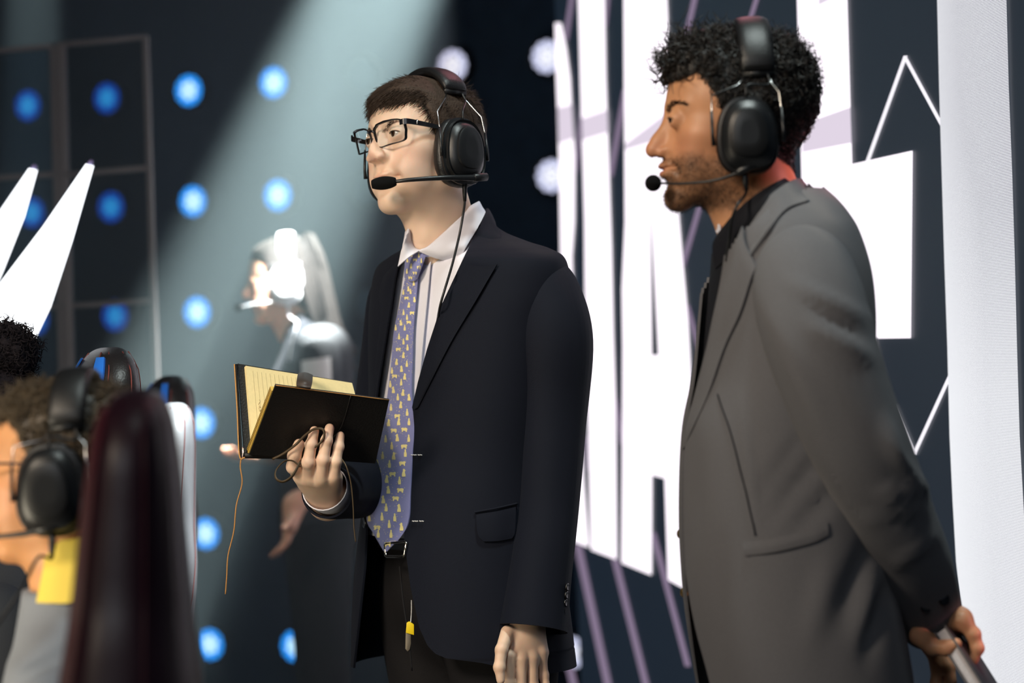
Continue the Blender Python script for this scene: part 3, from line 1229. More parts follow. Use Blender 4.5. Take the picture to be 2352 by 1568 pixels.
    poly('scanline_band', LB + RB[::-1], band_material(), 0.004)
    return root


video_wall()


# ------------------------------------------------------------------ round lamps on the back wall
M_house = mat('lamp_housing', (16, 18, 22), rough=0.5)
G_vio = [glow('lamp_violet_white', (214, 218, 250), 1.0), glow('lamp_violet_core', (240, 242, 255), 1.15)]
G_blu = [glow('lamp_blue', (30, 150, 255), 1.6), glow('lamp_blue_core', (176, 224, 255), 1.7)]
G_dim = [glow('lamp_deep_blue', (14, 100, 220), 1.5), glow('lamp_deep_core', (60, 190, 255), 1.8)]
G_off = [glow('lamp_faint', (90, 120, 140), 0.12), glow('lamp_faint_core', (90, 120, 140), 0.12)]


def stage_lamp_meshes():
    Mx = Matrix.Identity(4)
    v, f = lathe_vf([(0.020, -0.060), (0.050, -0.058), (0.056, -0.040), (0.056, -0.004), (0.052, 0.0), (0.047, -0.002), (0.046, -0.006), (0.002, -0.006)], 32, Mx)
    body = mesh(v, f)
    sharp(body, 0.6)
    ring, core = MB(), MB()
    for k in range(12):
        a = k * math.pi / 6
        v, f = lathe_vf([(0.0100, -0.006), (0.0094, -0.002), (0.006, 0.001), (0.001, 0.002)], 12, Matrix.Translation((0.0370 * math.cos(a), 0.0370 * math.sin(a), 0)))
        ring.add(v, f)
    for k in range(7):
        a = k * math.pi / 3 + 0.3
        rr = 0.0195 if k < 6 else 0
        v, f = lathe_vf([(0.0098, -0.006), (0.0092, -0.002), (0.006, 0.001), (0.001, 0.002)], 12, Matrix.Translation((rr * math.cos(a), rr * math.sin(a), 0)))
        core.add(v, f)
    return body, ring.me(), core.me()


_q = _LN.to_track_quat('Z', 'Y').to_matrix().to_4x4()
_bm, _rm, _cm = stage_lamp_meshes()
_cols = {0: 'cut by the left edge of the video wall', 1: 'just right of the head of the navy-suited man', 2: 'close left of the navy-suited man', 3: 'in the column above the woman', 4: 'in the column right of the glass booth', 5: 'seen through the right glass booth pane', 6: 'seen through the left glass booth pane'}
_rowsn = ['top', 'second', 'third', 'fourth', 'fifth', 'lowest']
_vis = {0: (0, 1, 5), 1: (0,), 2: (0, 1, 2), 3: (0, 1, 2, 5), 4: (0, 1, 2, 3, 4, 5), 5: (0, 1, 2), 6: (0, 1, 2)}
_kinds = {0: ('violet-white', G_vio), 1: ('violet-white', G_vio), 2: ('faint unlit', G_off), 3: ('blue-white', G_blu), 4: ('blue-white', G_blu), 5: ('deep blue', G_dim), 6: ('deep blue', G_dim)}
for _i, _rows in _vis.items():
    for _j in _rows:
        _p0 = _L0 + _LD * (LH * _i) + Vector((0, 0, -LV * _j))
        _n, _g = _kinds[_i]
        if _i == 1:
            _lab = 'violet-white round lamp touching the headband of the navy-suited man'
        else:
            _lab = '%s round wall lamp, %s one %s' % (_n, _rowsn[_j], _cols[_i])
        _r = thing('stage_lamp', _lab, 'stage lamp', _p0, 'round lamps on the back wall')
        for _nm, _me, _mt in (('housing', _bm, M_house), ('lens_ring', _rm, _g[0]), ('lens_core', _cm, _g[1])):
            _m2 = _me.copy()
            _m2.materials.append(_mt)
            _o = bpy.data.objects.new(_nm, _m2)
            C.objects.link(_o)
            _o.parent = _r
            _o.matrix_local = _q @ Matrix.Diagonal((1.22, 1.22, 1.0, 1.0))


# ------------------------------------------------------------------ smoked glass booth on the left
def booth():
    Yb = 6.6
    M_fr = mat('grey_booth_frame', (120, 112, 112), rough=0.5, metal=0.2)
    M_gl = bpy.data.materials.new('smoked_glass')
    M_gl.use_nodes = True
    nt = M_gl.node_tree
    nt.nodes.clear()
    o = nt.nodes.new('ShaderNodeOutputMaterial')
    mx = nt.nodes.new('ShaderNodeMixShader')
    t = nt.nodes.new('ShaderNodeBsdfTransparent')
    t.inputs[0].default_value = (0.50, 0.58, 0.66, 1)
    g = nt.nodes.new('ShaderNodeBsdfGlossy')
    g.inputs['Roughness'].default_value = 0.1
    mx.inputs[0].default_value = 0.06
    nt.links.new(t.outputs[0], mx.inputs[1])
    nt.links.new(g.outputs[0], mx.inputs[2])
    nt.links.new(mx.outputs[0], o.inputs[0])
    root = thing('glass_booth', 'dark glass booth wall with thin grey frame at far left', 'booth', P(200, 900, Yb) * 1.0)
    root.location.z = 0
    bpy.context.view_layer.update()

    def bar(name, a, b, w, d=0.03, Y=Yb):
        pa, pb = P(a[0], a[1], Y), P(b[0], b[1], Y)
        L = (pb - pa)
        u = L.normalized()
        n = Vector((0, 1, 0))
        s = u.cross(n).normalized()
        w = w * Y / FPX
        Mx = Matrix((u, n, s)).transposed()
        MB().box((pa + pb) / 2, (L.length, d, w), Mx).build(name, M_fr, root, bevel=0.002)
    zb = 784 + CAMZ * FPX / Yb
    bar('post', (334, 84), (392, zb), 13)
    bar('post', (138, 104), (190, zb), 26)
    bar('post', (120, 106), (172, zb), 10)
    bar('rail', (128, 104), (340, 85), 10)
    bar('rail', (-260, 140), (122, 106), 10)
    bar('rail', (150, 402), (346, 385), 11)
    bar('rail', (166, 702), (356, 690), 11)
    bar('rail', (-250, 425), (136, 400), 11)
    bar('rail', (-250, 730), (150, 702), 11)
    for q in ([(146, 104), (334, 86), (386, zb - 4), (190, zb)], [(-255, 140), (116, 108), (168, zb), (-200, zb + 10)]):
        v = [P(x, y, Yb) for x, y in q]
        link('pane', solid(v, [(0, 1, 2, 3)], 0.008, False), M_gl, root)


booth()


# ------------------------------------------------------------------ luminous wedges at the far left
def wedge(name, label, pts, Y, th=0.03):
    root = thing(name, label, 'light', P(pts[0][0], pts[0][1], Y))
    f = [P(x, y, Y) for x, y in pts]
    b = [p + Vector((0, th, 0)) for p in f]
    n = len(f)
    bmv = f + b
    fc = [tuple(range(n - 1, -1, -1)), tuple(range(n, 2 * n))] + [(i, (i + 1) % n, (i + 1) % n + n, i + n) for i in range(n)]
    me = mesh(bmv, fc, False)
    link('light_blade', me, bpy.data.materials.get('wedge_white') or glow('wedge_white', (246, 250, 255), 2.2), root)
    tip = (f[0] + f[-1]) / 2
    d = (tip - (f[1] + f[-2]) / 2).normalized()
    w = (f[0] - f[-1]).length / 2
    v, fcs = tube_vf([tip - d * 0.002 + Vector((0, th / 2, 0)), tip + d * 0.006 + Vector((0, th / 2, 0)), tip + d * 0.011 + Vector((0, th / 2, 0))], [w * 1.1, w * 1.05, w * 0.5], 14)
    link('end_cap', mesh(v, fcs), mat('violet_end_cap', (120, 112, 160), rough=0.3), root)


wedge('light_wedge', 'long glaring white light wedge reaching down to the seated players', [(197, 376), (98, 520), (-60, 728), (-60, 1120), (-8, 980), (58, 812), (110, 704), (160, 552), (210, 378)], 4.7)
wedge('light_wedge', 'shorter glaring white light wedge nearest the left frame edge', [(66, 386), (-4, 488), (-60, 570), (-60, 760), (0, 622), (50, 496), (80, 388)], 4.85)
# ------------------------------------------------------------------ haze in the back half of the hall
def haze():
    m = bpy.data.materials.new('stage_haze')
    m.use_nodes = True
    nt = m.node_tree
    nt.nodes.clear()
    o = nt.nodes.new('ShaderNodeOutputMaterial')
    v = nt.nodes.new('ShaderNodeVolumeScatter')
    v.inputs['Color'].default_value = (0.70, 0.91, 0.98, 1)
    v.inputs['Density'].default_value = 0.085
    v.inputs['Anisotropy'].default_value = 0.55
    nt.links.new(v.outputs[0], o.inputs['Volume'])
    x0 = P(-700, 784, 6.0).x
    b = MB().box(((x0 - 0.12) / 2, 6.4, 2.45), (-0.12 - x0, 3.4, 4.8)).build('haze', m, smooth=False)
    tag(b, 'thin grey stage haze drifting behind the two men', 'haze', kind='stuff')
    return b


haze()
# ------------------------------------------------------------------ shared materials
M_skin1 = mat('pale_skin', (224, 186, 160), rough=0.48, spec=0.35, sss=0.35, attr='tone', bump=0.12, scale=900)
M_skin2 = mat('tan_skin', (196, 142, 104), rough=0.45, spec=0.38, sss=0.3, attr='tone', bump=0.12, scale=900)
M_hair_brown = mat('dark_brown_hair', (62, 49, 40), rough=0.65, spec=0.25, bump=0.8, grain=0.3, scale=300)
M_hair_black = mat('black_curly_hair', (26, 22, 20), rough=0.42, bump=0.7, spec=0.45, grain=0.3, scale=200)
M_eye_white = mat('eye_white', (206, 196, 190), rough=0.15)
M_iris = mat('brown_iris', (62, 44, 32), rough=0.15)
M_pupil = mat('pupil', (8, 7, 7), rough=0.1)
EYE = [M_eye_white, M_iris, M_pupil]
HS = dict(hard=mat('black_satin_plastic', (22, 24, 27), rough=0.36, spec=0.5, bump=0.1, scale=1500),
          soft=mat('black_vinyl_cushion', (18, 19, 22), rough=0.42, spec=0.5, bump=0.25, scale=500),
          steel=mat('steel_wire', (190, 190, 190), rough=0.25, metal=1.0),
          foam=mat('black_foam', (14, 15, 17), rough=0.95, spec=0.2, bump=1.0, scale=1800))


# ------------------------------------------------------------------ man in the navy suit
HM1 = head_matrix(P(977, 327, 4.10), 50, -4, -6.0, 1.06)
man1 = thing('person', 'clean-shaven man in dark navy suit and patterned tie, holding an open notebook', 'person', P(1040, 784, 4.12) * 1.0)
man1.location.z = 0.0
bpy.context.view_layer.update()


def build_head1():
    hv, hf = head_sdf(0.0018, jaw=0.98, nose=0.88, nz=0.008, mz=0.003, mouth=1.15, tipr=0.82, smile=0.003, flat=0.018, lid=0.0038, neck_end=(0, 0.060, -0.225), neck_r=0.051, neck_x=1.14)
    col = skin_colors(hv, (230, 200, 178), (196, 134, 122), (226, 176, 158))
    tab = [(0, 0.050), (22, 0.046), (40, 0.050), (50, 0.040), (58, 0.006), (63, -0.024), (80, -0.042), (88, -0.004), (104, -0.028), (135, -0.070), (180, -0.082)]
    # dark scalp under the hair
    k = np.clip(hair_line(hv, tab) / 0.006 + 0.5, 0, 1)[:, None]
    col = col * (1 - k) + np.array(lin((48, 34, 28))) * k
    return hv, hf, col, tab


_hv1, _hf1, _hc1, _ht1 = build_head1()


def build_hair1():
    th = lambda v: 0.004 + 0.005 * np.clip((v[:, 2] - 0.02) / 0.06, 0, 1) + 0.006 * bump3(v, (0.0, -0.070, 0.070), (0.06, 0.035, 0.03)) - 0.002 * np.clip(v[:, 1] / 0.1, 0, 1) - 0.006 * np.exp(-((v[:, 1] - 0.012) / 0.022) ** 2) * (v[:, 2] > 0.05)
    cv, cf, cn = hair_cap(_hv1, _hf1, _ht1, th, 3, 0.0018, 160)
    n = 26000
    wz = np.ones(len(cv))
    rp, k = sample_faces(cv, cf, n, 5, wz)
    nn = cn[cf[k][:, 0]]
    # combed forward and a little to his right, standing up slightly on top
    flow = np.stack([-0.35 + 0.0 * rp[:, 0], -0.75 + 0 * rp[:, 1], -0.35 - 0.5 * np.clip(-rp[:, 1] / 0.08, 0, 1)], 1)
    flow[:, 2] -= 0.6 * (rp[:, 2] < 0.03)
    flow[:, 1] += 1.3 * np.clip(rp[:, 1] / 0.08, 0, 1)
    flow = flow - nn * (flow * nn).sum(1)[:, None]
    d = flow + nn * (0.04 + 0.16 * np.clip((rp[:, 2] - 0.05) / 0.05, 0, 1) * (rp[:, 1] < -0.02))[:, None] + 0.075 * npr.randn(n, 3)
    L = 0.011 + 0.009 * np.clip((rp[:, 2]) / 0.08, 0, 1) - 0.003 * (np.abs(rp[:, 1] - 0.012) < 0.026) * (rp[:, 2] > 0.05)
    sv, sf = strands(rp - nn * 0.004, d, L, 0.00042, seg=3, seed=8, waver=0.07)
    return join_vf([(cv, cf), (sv, sf)])


def brows(v, f, cx, cz, w, h, n, L, r, seed, arch=0.004):
    """short hairs laid outwards along both brow ridges"""
    nr = vnormals(v, f)
    if ((v - v.mean(0)) * nr).sum() < 0:
        nr = -nr
    x = np.abs(v[:, 0])
    t = (x - cx) / w
    zc = cz + arch * (1 - (t - 0.3) ** 2 * 2)
    m = (np.abs(t) < 1) & (np.abs(v[:, 2] - zc) < h * (1.0 - 0.5 * np.clip(t, 0, 1))) & (v[:, 1] < -0.05)
    i = np.where(m)[0]
    rs = np.random.RandomState(seed)
    i = rs.choice(i, n)
    p = v[i] + rs.randn(n, 3) * 0.0006
    sgn = np.sign(p[:, 0])
    d = np.stack([sgn * 0.9, 0.25 + 0 * sgn, 0.25 - 0.5 * (np.abs(p[:, 0]) - cx) / w], 1)
    d = d - nr[i] * (d * nr[i]).sum(1)[:, None] + nr[i] * 0.22
    return strands(p - nr[i] * 0.0005, d, np.full(n, L), r, seg=2, seed=seed, waver=0.1)

_v, _f = build_hair1()
hair1 = link('hair', big_mesh(xf(_v, HM1), _f), M_hair_brown, man1)
_v, _f = brows(_hv1, _hf1, 0.030, 0.0150, 0.020, 0.0028, 900, 0.0052, 0.00018, 3)
link('eyebrows', big_mesh(xf(_v, HM1), _f), M_hair_brown, man1)
_v, _f = lashes(0.0038, HM1)
link('eyelashes', big_mesh(_v, _f), M_hair_brown, man1)['kind'] = 'stuff'
for _s in (-1, 1):
    link('eye', eye_ball((_s * 0.0325, -0.0775, 0.0), (-0.15, -1.0, 0.05), M=HM1), EYE, man1)

# eyeglasses
M_frame = mat('black_glasses_frame', (16, 18, 24), rough=0.3, spec=0.6)
M_lens = bpy.data.materials.new('lens_glass')
M_lens.use_nodes = True
_nt = M_lens.node_tree
_nt.nodes.clear()
_o = _nt.nodes.new('ShaderNodeOutputMaterial')
_mx = _nt.nodes.new('ShaderNodeMixShader')
_t = _nt.nodes.new('ShaderNodeBsdfTransparent')
_t.inputs[0].default_value = (0.93, 0.95, 0.96, 1)
_g = _nt.nodes.new('ShaderNodeBsdfGlossy')
_g.inputs['Roughness'].default_value = 0.03
_mx.inputs[0].default_value = 0.07
_nt.links.new(_t.outputs[0], _mx.inputs[1])
_nt.links.new(_g.outputs[0], _mx.inputs[2])
_nt.links.new(_mx.outputs[0], _o.inputs[0])


def glasses():
    root = thing('eyeglasses', 'black rectangular eyeglasses on the nose of the navy-suited man', 'glasses', HM1 @ Vector((0, -0.1, 0)))
    tilt = lambda p: HM1 @ Vector(p)
    def rim(s):
        out = []
        for q in superring(0.0285, 0.0168, 44, 5.5):
            u = q[0]
            zz = q[1] + 0.0015 * (u / 0.0265) - (0.0015 if q[1] > 0 and u < -0.02 else 0)
            if q[1] < 0: u *= 0.94
            x = s * (0.0350 + u)
            y = -0.1035 + 0.25 * max(0, abs(x) - 0.028) ** 2 / 0.02 + 0.008 * (0.5 - (zz + 0.0165) / 0.033)
            out.append((x, y, zz - 0.002))
        return out
    for s in (-1, 1):
        r = rim(s)
        # closed rim of rectangular section, thicker at the brow
        p = np.array(r)
        c = p.mean(0)
        v = []
        for q in p:
            d = (q - c) / (np.linalg.norm(q - c) + 1e-9)
            th = 0.0016 + 0.0012 * max(0, (q[2] - c[2]) / 0.017)
            for (a, b) in ((0, -0.0018), (th, -0.0018), (th, 0.0018), (0, 0.0018)):
                v.append(tilt(q + d * a + np.array([0, b, 0])))
        n = len(p)
        f = [(i * 4 + j, i * 4 + (j + 1) % 4, ((i + 1) % n) * 4 + (j + 1) % 4, ((i + 1) % n) * 4 + j) for i in range(n) for j in range(4)]
        me = mesh(v, f)
        sharp(me, 0.7)
        link('rim', me, M_frame, root)
        v = [tilt(c)] + [tilt(q) for q in r]
        f = [(0, 1 + i, 1 + (i + 1) % n) for i in range(n)]
        link('lens', mesh(v, f), M_lens, root)
        pts = cr([(s * 0.0625, -0.0975, 0.0105, .0042), (s * 0.0690, -0.0945, 0.0110, .0046), (s * 0.0740, -0.0820, 0.0105, .0040), (s * 0.0765, -0.03, 0.0065, .0030), (s * 0.078, 0.010, 0.003, .0022)], 26)
        v = []
        for q in pts:
            for dx, dz in ((-.0011, -1), (.0011, -1), (.0011, 1), (-.0011, 1)):
                v.append(tilt((q[0] + dx, q[1] - abs(dx) * .5, q[2] + dz * q[3])))
        f = grid_faces(len(pts), 4, True) + [(3, 2, 1, 0), tuple((len(pts) - 1) * 4 + i for i in range(4))]
        _tm = mesh(v, f)
        sharp(_tm, .6)
        link('temple_arm', _tm, M_frame, root)
        v, f = tube_vf([tilt((s * 0.0752, -0.074, 0.0146)), tilt((s * 0.0752, -0.074, 0.0066))], 0.0016, 8)
        link('hinge_pin', mesh(v, f), HS['steel'], root)
    pts = [(-0.0075, -0.1045, 0.004), (-0.004, -0.1085, 0.0065), (0.004, -0.1085, 0.0065), (0.0075, -0.1045, 0.004)]
    tube('bridge', [tilt(q) for q in pts], 0.0019, M_frame, root, n=12, sides=8)
    return root


glasses()
_cab = [(0.094, 0.000, -0.082), (0.092, 0.000, -0.112), P(1064, 490, 4.015), P(1055, 540, 4.01), P(1038, 610, 3.99), P(1013, 694, 3.975), P(1004, 740, 4.03)]
headset('black aviation-style headset with foam microphone on the navy-suited man', HM1, HS,
        boom=([(0.114, 0.018, -0.076), (0.112, 0.000, -0.078), (0.104, -0.050, -0.081), (0.078, -0.094, -0.083), (0.057, -0.112, -0.084)], [0.0058, 0.0054, 0.0044, 0.0036, 0.0030]),
        mic='foam', cable=_cab, bandy=0.012, band=0.114, ca=0.039, cb=0.051, depth=0.043, cup=(0, -0.002, -0.033), arc=60)
# ------------------------------------------------------------------ the navy suit
M_navy = mat('navy_suit_cloth', (12, 17, 31), rough=0.78, spec=0.22, grain=0.18, bump=0.35, scale=900, sheen=0.02, weave=700)
M_lining = mat('suit_facing_cloth', (52, 46, 52), rough=0.8, spec=0.2, grain=0.1, bump=0.3, scale=900)
M_shirt = mat('white_shirt_cotton', (226, 226, 238), rough=0.8, spec=0.2, bump=0.2, scale=1500, grain=0.03)
M_trouser = mat('black_trouser_cloth', (20, 19, 22), rough=0.8, spec=0.25, grain=0.2, bump=0.3, scale=800)
M_thread = mat('pale_thread', (214, 214, 216), rough=0.7)
M_button = mat('dark_button', (16, 16, 19), rough=0.3, spec=0.6)
M_tie = mat('periwinkle_silk_tie', (132, 136, 188), rough=0.5, spec=0.4, grain=0.12, bump=0.25, scale=1200, sheen=0.2, weave=900)
M_print = mat('pale_yellow_print', (244, 230, 160), rough=0.6)
M_belt = mat('black_leather', (16, 15, 16), rough=0.35, spec=0.5, bump=0.3, scale=600)
M_chrome = mat('chrome', (215, 210, 200), rough=0.18, metal=1.0)

PSI1 = 50
_b = P(1088, 560, 4.15)
BM1 = Matrix.Translation((_b.x, _b.y, 0)) @ Matrix.Rotation(-math.radians(PSI1), 4, 'Z')
F1 = Form([(1.605, .054, .058, .056, 0, -.048, 2), (1.588, .060, .062, .060, 0, -.042, 2), (1.566, .085, .072, .066, 0, -.028, 2), (1.547, .130, .088, .082, 0, -.015, 2),
           (1.532, .178, .102, .096, 0, -.010, 2.1), (1.512, .210, .112, .106, 0, -.010, 2.2), (1.46, .216, .120, .112, 0, -.012, 2.3), (1.40, .208, .126, .114, 0, -.016, 2.4),
           (1.30, .196, .128, .110, 0, -.026, 2.4), (1.20, .186, .130, .106, 0, -.036, 2.4), (1.12, .186, .142, .108, 0, -.044, 2.4), (1.02, .196, .158, .116, 0, -.048, 2.4),
           (.93, .206, .166, .126, 0, -.048, 2.4), (.835, .212, .172, .134, 0, -.046, 2.4)], BM1, 180)
_B1 = F1.bvh()
on1 = lambda px, py, off=0.0: onto(_B1, px, py, off)


def build_suit1():
    fwd = np.array(BM1)[:3, :3] @ np.array([0, -1, 0])
    lt = [(480, 1112), (520, 1100), (600, 1062), (700, 1016), (800, 984), (880, 962), (950, 946), (1050, 936), (1240, 929), (1350, 944), (1440, 964), (1480, 982), (1497, 996), (1508, 1012), (1514, 1036), (1518, 1070), (1524, 1140)]
    rt = [(500, 962), (560, 934), (610, 914), (700, 898), (800, 882), (900, 866), (1000, 856), (1100, 850), (1200, 843), (1300, 838), (1480, 820), (1560, 812)]
    tl = F1.edge(lt, -0.6, 1.5)
    tr = F1.edge(rt, -1.55, 0.4, False)
    rows = np.arange(4, 180)
    G = F1.grid(tl[rows], tr[rows] + 2 * math.pi, 110, 0.0, rows)

    def folds(G):
        G = wrinkle(G, 0.0018, 9, 11, fwd)
        return G
    G = G[:, ::-1]
    jk = gridobj('jacket', G, 0.004, [M_navy], man1, folds)
    # shirt body
    v, f = F1.closed(72, -0.013, np.arange(4, 148, 2))
    v = v + 0
    shirt = link('shirt', mesh(v, f), M_shirt, man1)
    # left sleeve of the jacket
    def sl(u, a, V):
        w = 0.0022 * np.sin(16 * u + 1.2 * np.cos(a) + 2) * np.exp(-((u - 0.52) / 0.16) ** 2) + 0.0012 * noise3(V.reshape(-1, 3), 22, 4).reshape(V.shape[:2])
        return w
    def pr(px, py, Y, r):
        p = P(px, py, Y)
        return (p.x, p.y, p.z, r)
    sleeve('sleeve', [pr(1196, 606, 4.06, .018), pr(1212, 618, 4.05, .036), pr(1236, 650, 4.035, .0535), pr(1258, 706, 4.015, .0600), pr(1272, 780, 4.00, .0610), pr(1273, 900, 4.00, .0570),
                      pr(1270, 1010, 3.995, .0530), pr(1260, 1150, 3.98, .0490), pr(1247, 1260, 3.96, .0500), pr(1236, 1350, 3.945, .0515), pr(1225, 1444, 3.93, .0545)], M_navy, man1, fn=sl)
    # right sleeve: upper arm down, forearm forward and inward to the notebook
    sleeve('sleeve', [pr(925, 630, 4.30, .018), pr(918, 645, 4.30, .034), pr(908, 690, 4.30, .048), pr(898, 780, 4.29, .050), pr(884, 900, 4.27, .049),
                      pr(868, 1010, 4.24, .048), pr(848, 1082, 4.18, .048), pr(824, 1118, 4.10, .048), pr(794, 1126, 4.05, .045), pr(768, 1130, 3.97, .043), pr(752, 1128, 3.935, .043)], M_navy, man1, fn=sl)
    # lapels and collar
    o = 0.0065
    pl = [[on1(1117, 520, o + .002), on1(1128, 528, o), on1(1146, 540, o - .002)],
          [on1(1098, 566, o + .004), on1(1118, 572, o + .002), on1(1146, 560, o)],
          [on1(1072, 606, o + .005), on1(1106, 612, o + .003), on1(1142, 607, o)],
          [on1(1022, 700, o + .006), on1(1054, 704, o + .003), on1(1094, 690, o)],
          [on1(990, 790, o + .006), on1(1014, 794, o + .003), on1(1040, 780, o)],
          [on1(968, 870, o + .005), on1(984, 872, o + .003), on1(996, 864, o)],
          [on1(950, 938, o + .003), on1(955, 938, o + .002), on1(961, 934, o)]]
    patch('lapel', pl[2:], 50, 10, 0.003, M_navy, jk)
    nb = BVHTree.FromPolygons([tuple(q) for q in xf(_hv1, HM1)], [tuple(int(i) for i in q) for q in _hf1])
    top = [(964, 574), (983, 566), (1012, 541), (1040, 515), (1066, 491), (1088, 472)]
    T = [onto(nb, x, y, .0022) for x, y in top]
    T += [P(1097, 464, 4.125), P(1098, 463, 4.16)]
    yy = [q.y for q in T]
    mid = [P(x, y, Y - .007) for (x, y), Y in zip([(964, 577), (985, 570), (1016, 546), (1045, 520), (1072, 495), (1094, 473), (1101, 465), (1101, 464)], yy)]
    low = [P(x, y, Y - o) for (x, y), Y, o in zip([(1000, 592), (1022, 584), (1046, 566), (1066, 545), (1086, 517), (1103, 486), (1107, 476), (1106, 474)], yy, (.010, .014, .016, .017, .016, .014, .006, 0))]
    bot = [P(x, y, Y - o) for (x, y), Y, o in zip([(1046, 602), (1058, 588), (1070, 568), (1082, 548), (1097, 523), (1113, 492), (1114, 486), (1112, 482)], yy, (.004, .010, .014, .016, .015, .012, .004, 0))]
    coll = (T, mid, low, bot)
    patch('collar', [[P(1116, 482, 4.17), P(1115, 489, 4.09), P(1100, 527, 4.052), P(1085, 558, 4.045), P(1066, 592, 4.035)],
                     [P(1120, 480, 4.17), P(1120, 492, 4.085), P(1112, 532, 4.047), P(1098, 563, 4.038), P(1082, 592, 4.028)],
                     [P(1127, 490, 4.17), P(1128, 502, 4.085), P(1130, 536, 4.045), P(1124, 560, 4.032), P(1112, 582, 4.024)],
                     [P(1136, 510, 4.17), P(1138, 518, 4.09), P(1148, 542, 4.05), P(1152, 556, 4.036), P(1148, 566, 4.026)]], 24, 30, 0.003, M_navy, jk)
    pr_ = [[on1(934, 560, .004), on1(926, 566, .006), on1(914, 580, .003)],
           [on1(914, 612, .010), on1(896, 622, .008), on1(884, 632, .004)],
           [on1(899, 700, .011), on1(880, 706, .008), on1(862, 712, .004)],
           [on1(883, 800, .010), on1(866, 806, .008), on1(848, 812, .004)],
           [on1(867, 900, .009), on1(856, 904, .006), on1(845, 908, .003)],
           [on1(856, 980, .006), on1(852, 982, .005), on1(848, 984, .003)]]
    patch('lapel', pr_, 50, 10, 0.003, M_navy, jk)
    stitch_tube('gorge_seam', [P(1112, 582, 4.012), P(1130, 575, 4.014), P(1149, 566, 4.018)], 0.0015, M_belt, jk)
    # pocket flap, welt, buttonholes
    patch('pocket_flap', [[on1(1094, 1182, .004), on1(1140, 1174, .0045), on1(1184, 1164, .004)],
                          [on1(1094, 1200, .0055), on1(1140, 1192, .006), on1(1184, 1182, .0055)],
                          [on1(1098, 1228, .006), on1(1142, 1226, .0065), on1(1182, 1222, .006)],
                          [on1(1110, 1243, .005), on1(1142, 1242, .0055), on1(1176, 1236, .005)]], 20, 24, 0.0026, M_navy, jk)
    stitch_tube('pocket_welt', [on1(1090, 1176, .004), on1(1140, 1167, .0045), on1(1188, 1156, .004)], 0.0018, M_navy, jk)
    for (y, x0, x1) in ((1045, 944, 970), (1197, 947, 974)):
        m = MB()
        for k in range(5):
            xa = x0 + (x1 - x0) * k / 5
            w = (x1 - x0) / 5 * (0.85 if k != 2 else 0.4)
            vv, ff = tube_vf([on1(xa, y - 1, .0045), on1(xa + w, y, .0045)], 0.0009, 6)
            m.add(vv, ff)
        m.build('buttonhole', M_thread, jk)
    for (x, y) in ((838, 1200), (846, 1045)):
        c = on1(x, y, .005)
        q = (c - on1(x + 1, y, 0.0)).normalized() if False else Vector(tuple(fwd)) * 0.6 + Vector((-0.8, 0, 0))
        Mx = Matrix.Translation(c) @ q.to_track_quat('Z', 'Y').to_matrix().to_4x4()
        v, f = lathe_vf([(0.002, -0.003), (0.0085, -0.002), (0.0098, 0), (0.0094, 0.0022), (0.0078, 0.0022), (0.007, 0.0012), (0.001, 0.0012)], 20, Mx)
        link('button', mesh(v, f), M_button, jk)
    for k in range(5):
        c = P(1303 - k * 1.8, 1348 + k * 18, 3.915)
        Mx = Matrix.Translation(c) @ Vector((0.95, -0.35, 0)).to_track_quat('Z', 'Y').to_matrix().to_4x4()
        v, f = lathe_vf([(0.001, -0.003), (0.0055, -0.002), (0.0066, 0), (0.0060, 0.0020), (0.0045, 0.0014), (0.001, 0.0012)], 16, Mx)
        link('button', mesh(v, f), M_button, jk)
    # shirt collar leaves
    s = 0.004
    patch('shirt_collar', coll, 24, 40, 0.0016, M_shirt, shirt)
    tl_ = [onto(nb, x, y, .0022) for x, y in ((964, 574), (952, 568), (944, 550), (941, 528))]
    tl_ += [P(938, 522, 4.11)]
    ty = [q.y for q in tl_]
    patch('shirt_collar', [tl_, [P(x, y, Y - .006) for (x, y), Y in zip([(961, 577), (949, 572), (940, 553), (938, 529), (936, 523)], ty)],
                           [P(x, y, Y - o) for (x, y), Y, o in zip([(940, 590), (934, 582), (930, 562), (932, 540), (933, 528)], ty, (.012, .014, .014, .008, .0))],
                           [P(x, y, Y - o) for (x, y), Y, o in zip([(914, 612), (916, 604), (921, 580), (928, 552), (931, 533)], ty, (.004, .008, .008, .004, .0))]], 20, 24, 0.0016, M_shirt, shirt)
    # collar stand closing under the throat
    patch('collar_stand', [[onto(nb, x, y, .001) for x, y in ((940, 540), (950, 566), (966, 574), (990, 566), (1020, 540))], [on1(944, 566, .004), on1(952, 584, .008), on1(966, 590, .010), on1(992, 588, .006), on1(1020, 570, .002)]], 8, 24, 0.0016, M_shirt, shirt)
    # button placket
    patch('shirt_placket', [[on1(962, 640, -.0095), on1(990, 600, -.0095)], [on1(950, 760, -.0095), on1(976, 740, -.0095)], [on1(940, 900, -.0095), on1(962, 890, -.0095)], [on1(930, 1000, -.0095), on1(950, 1000, -.0095)]], 30, 6, 0.0016, M_shirt, shirt)


build_suit1()


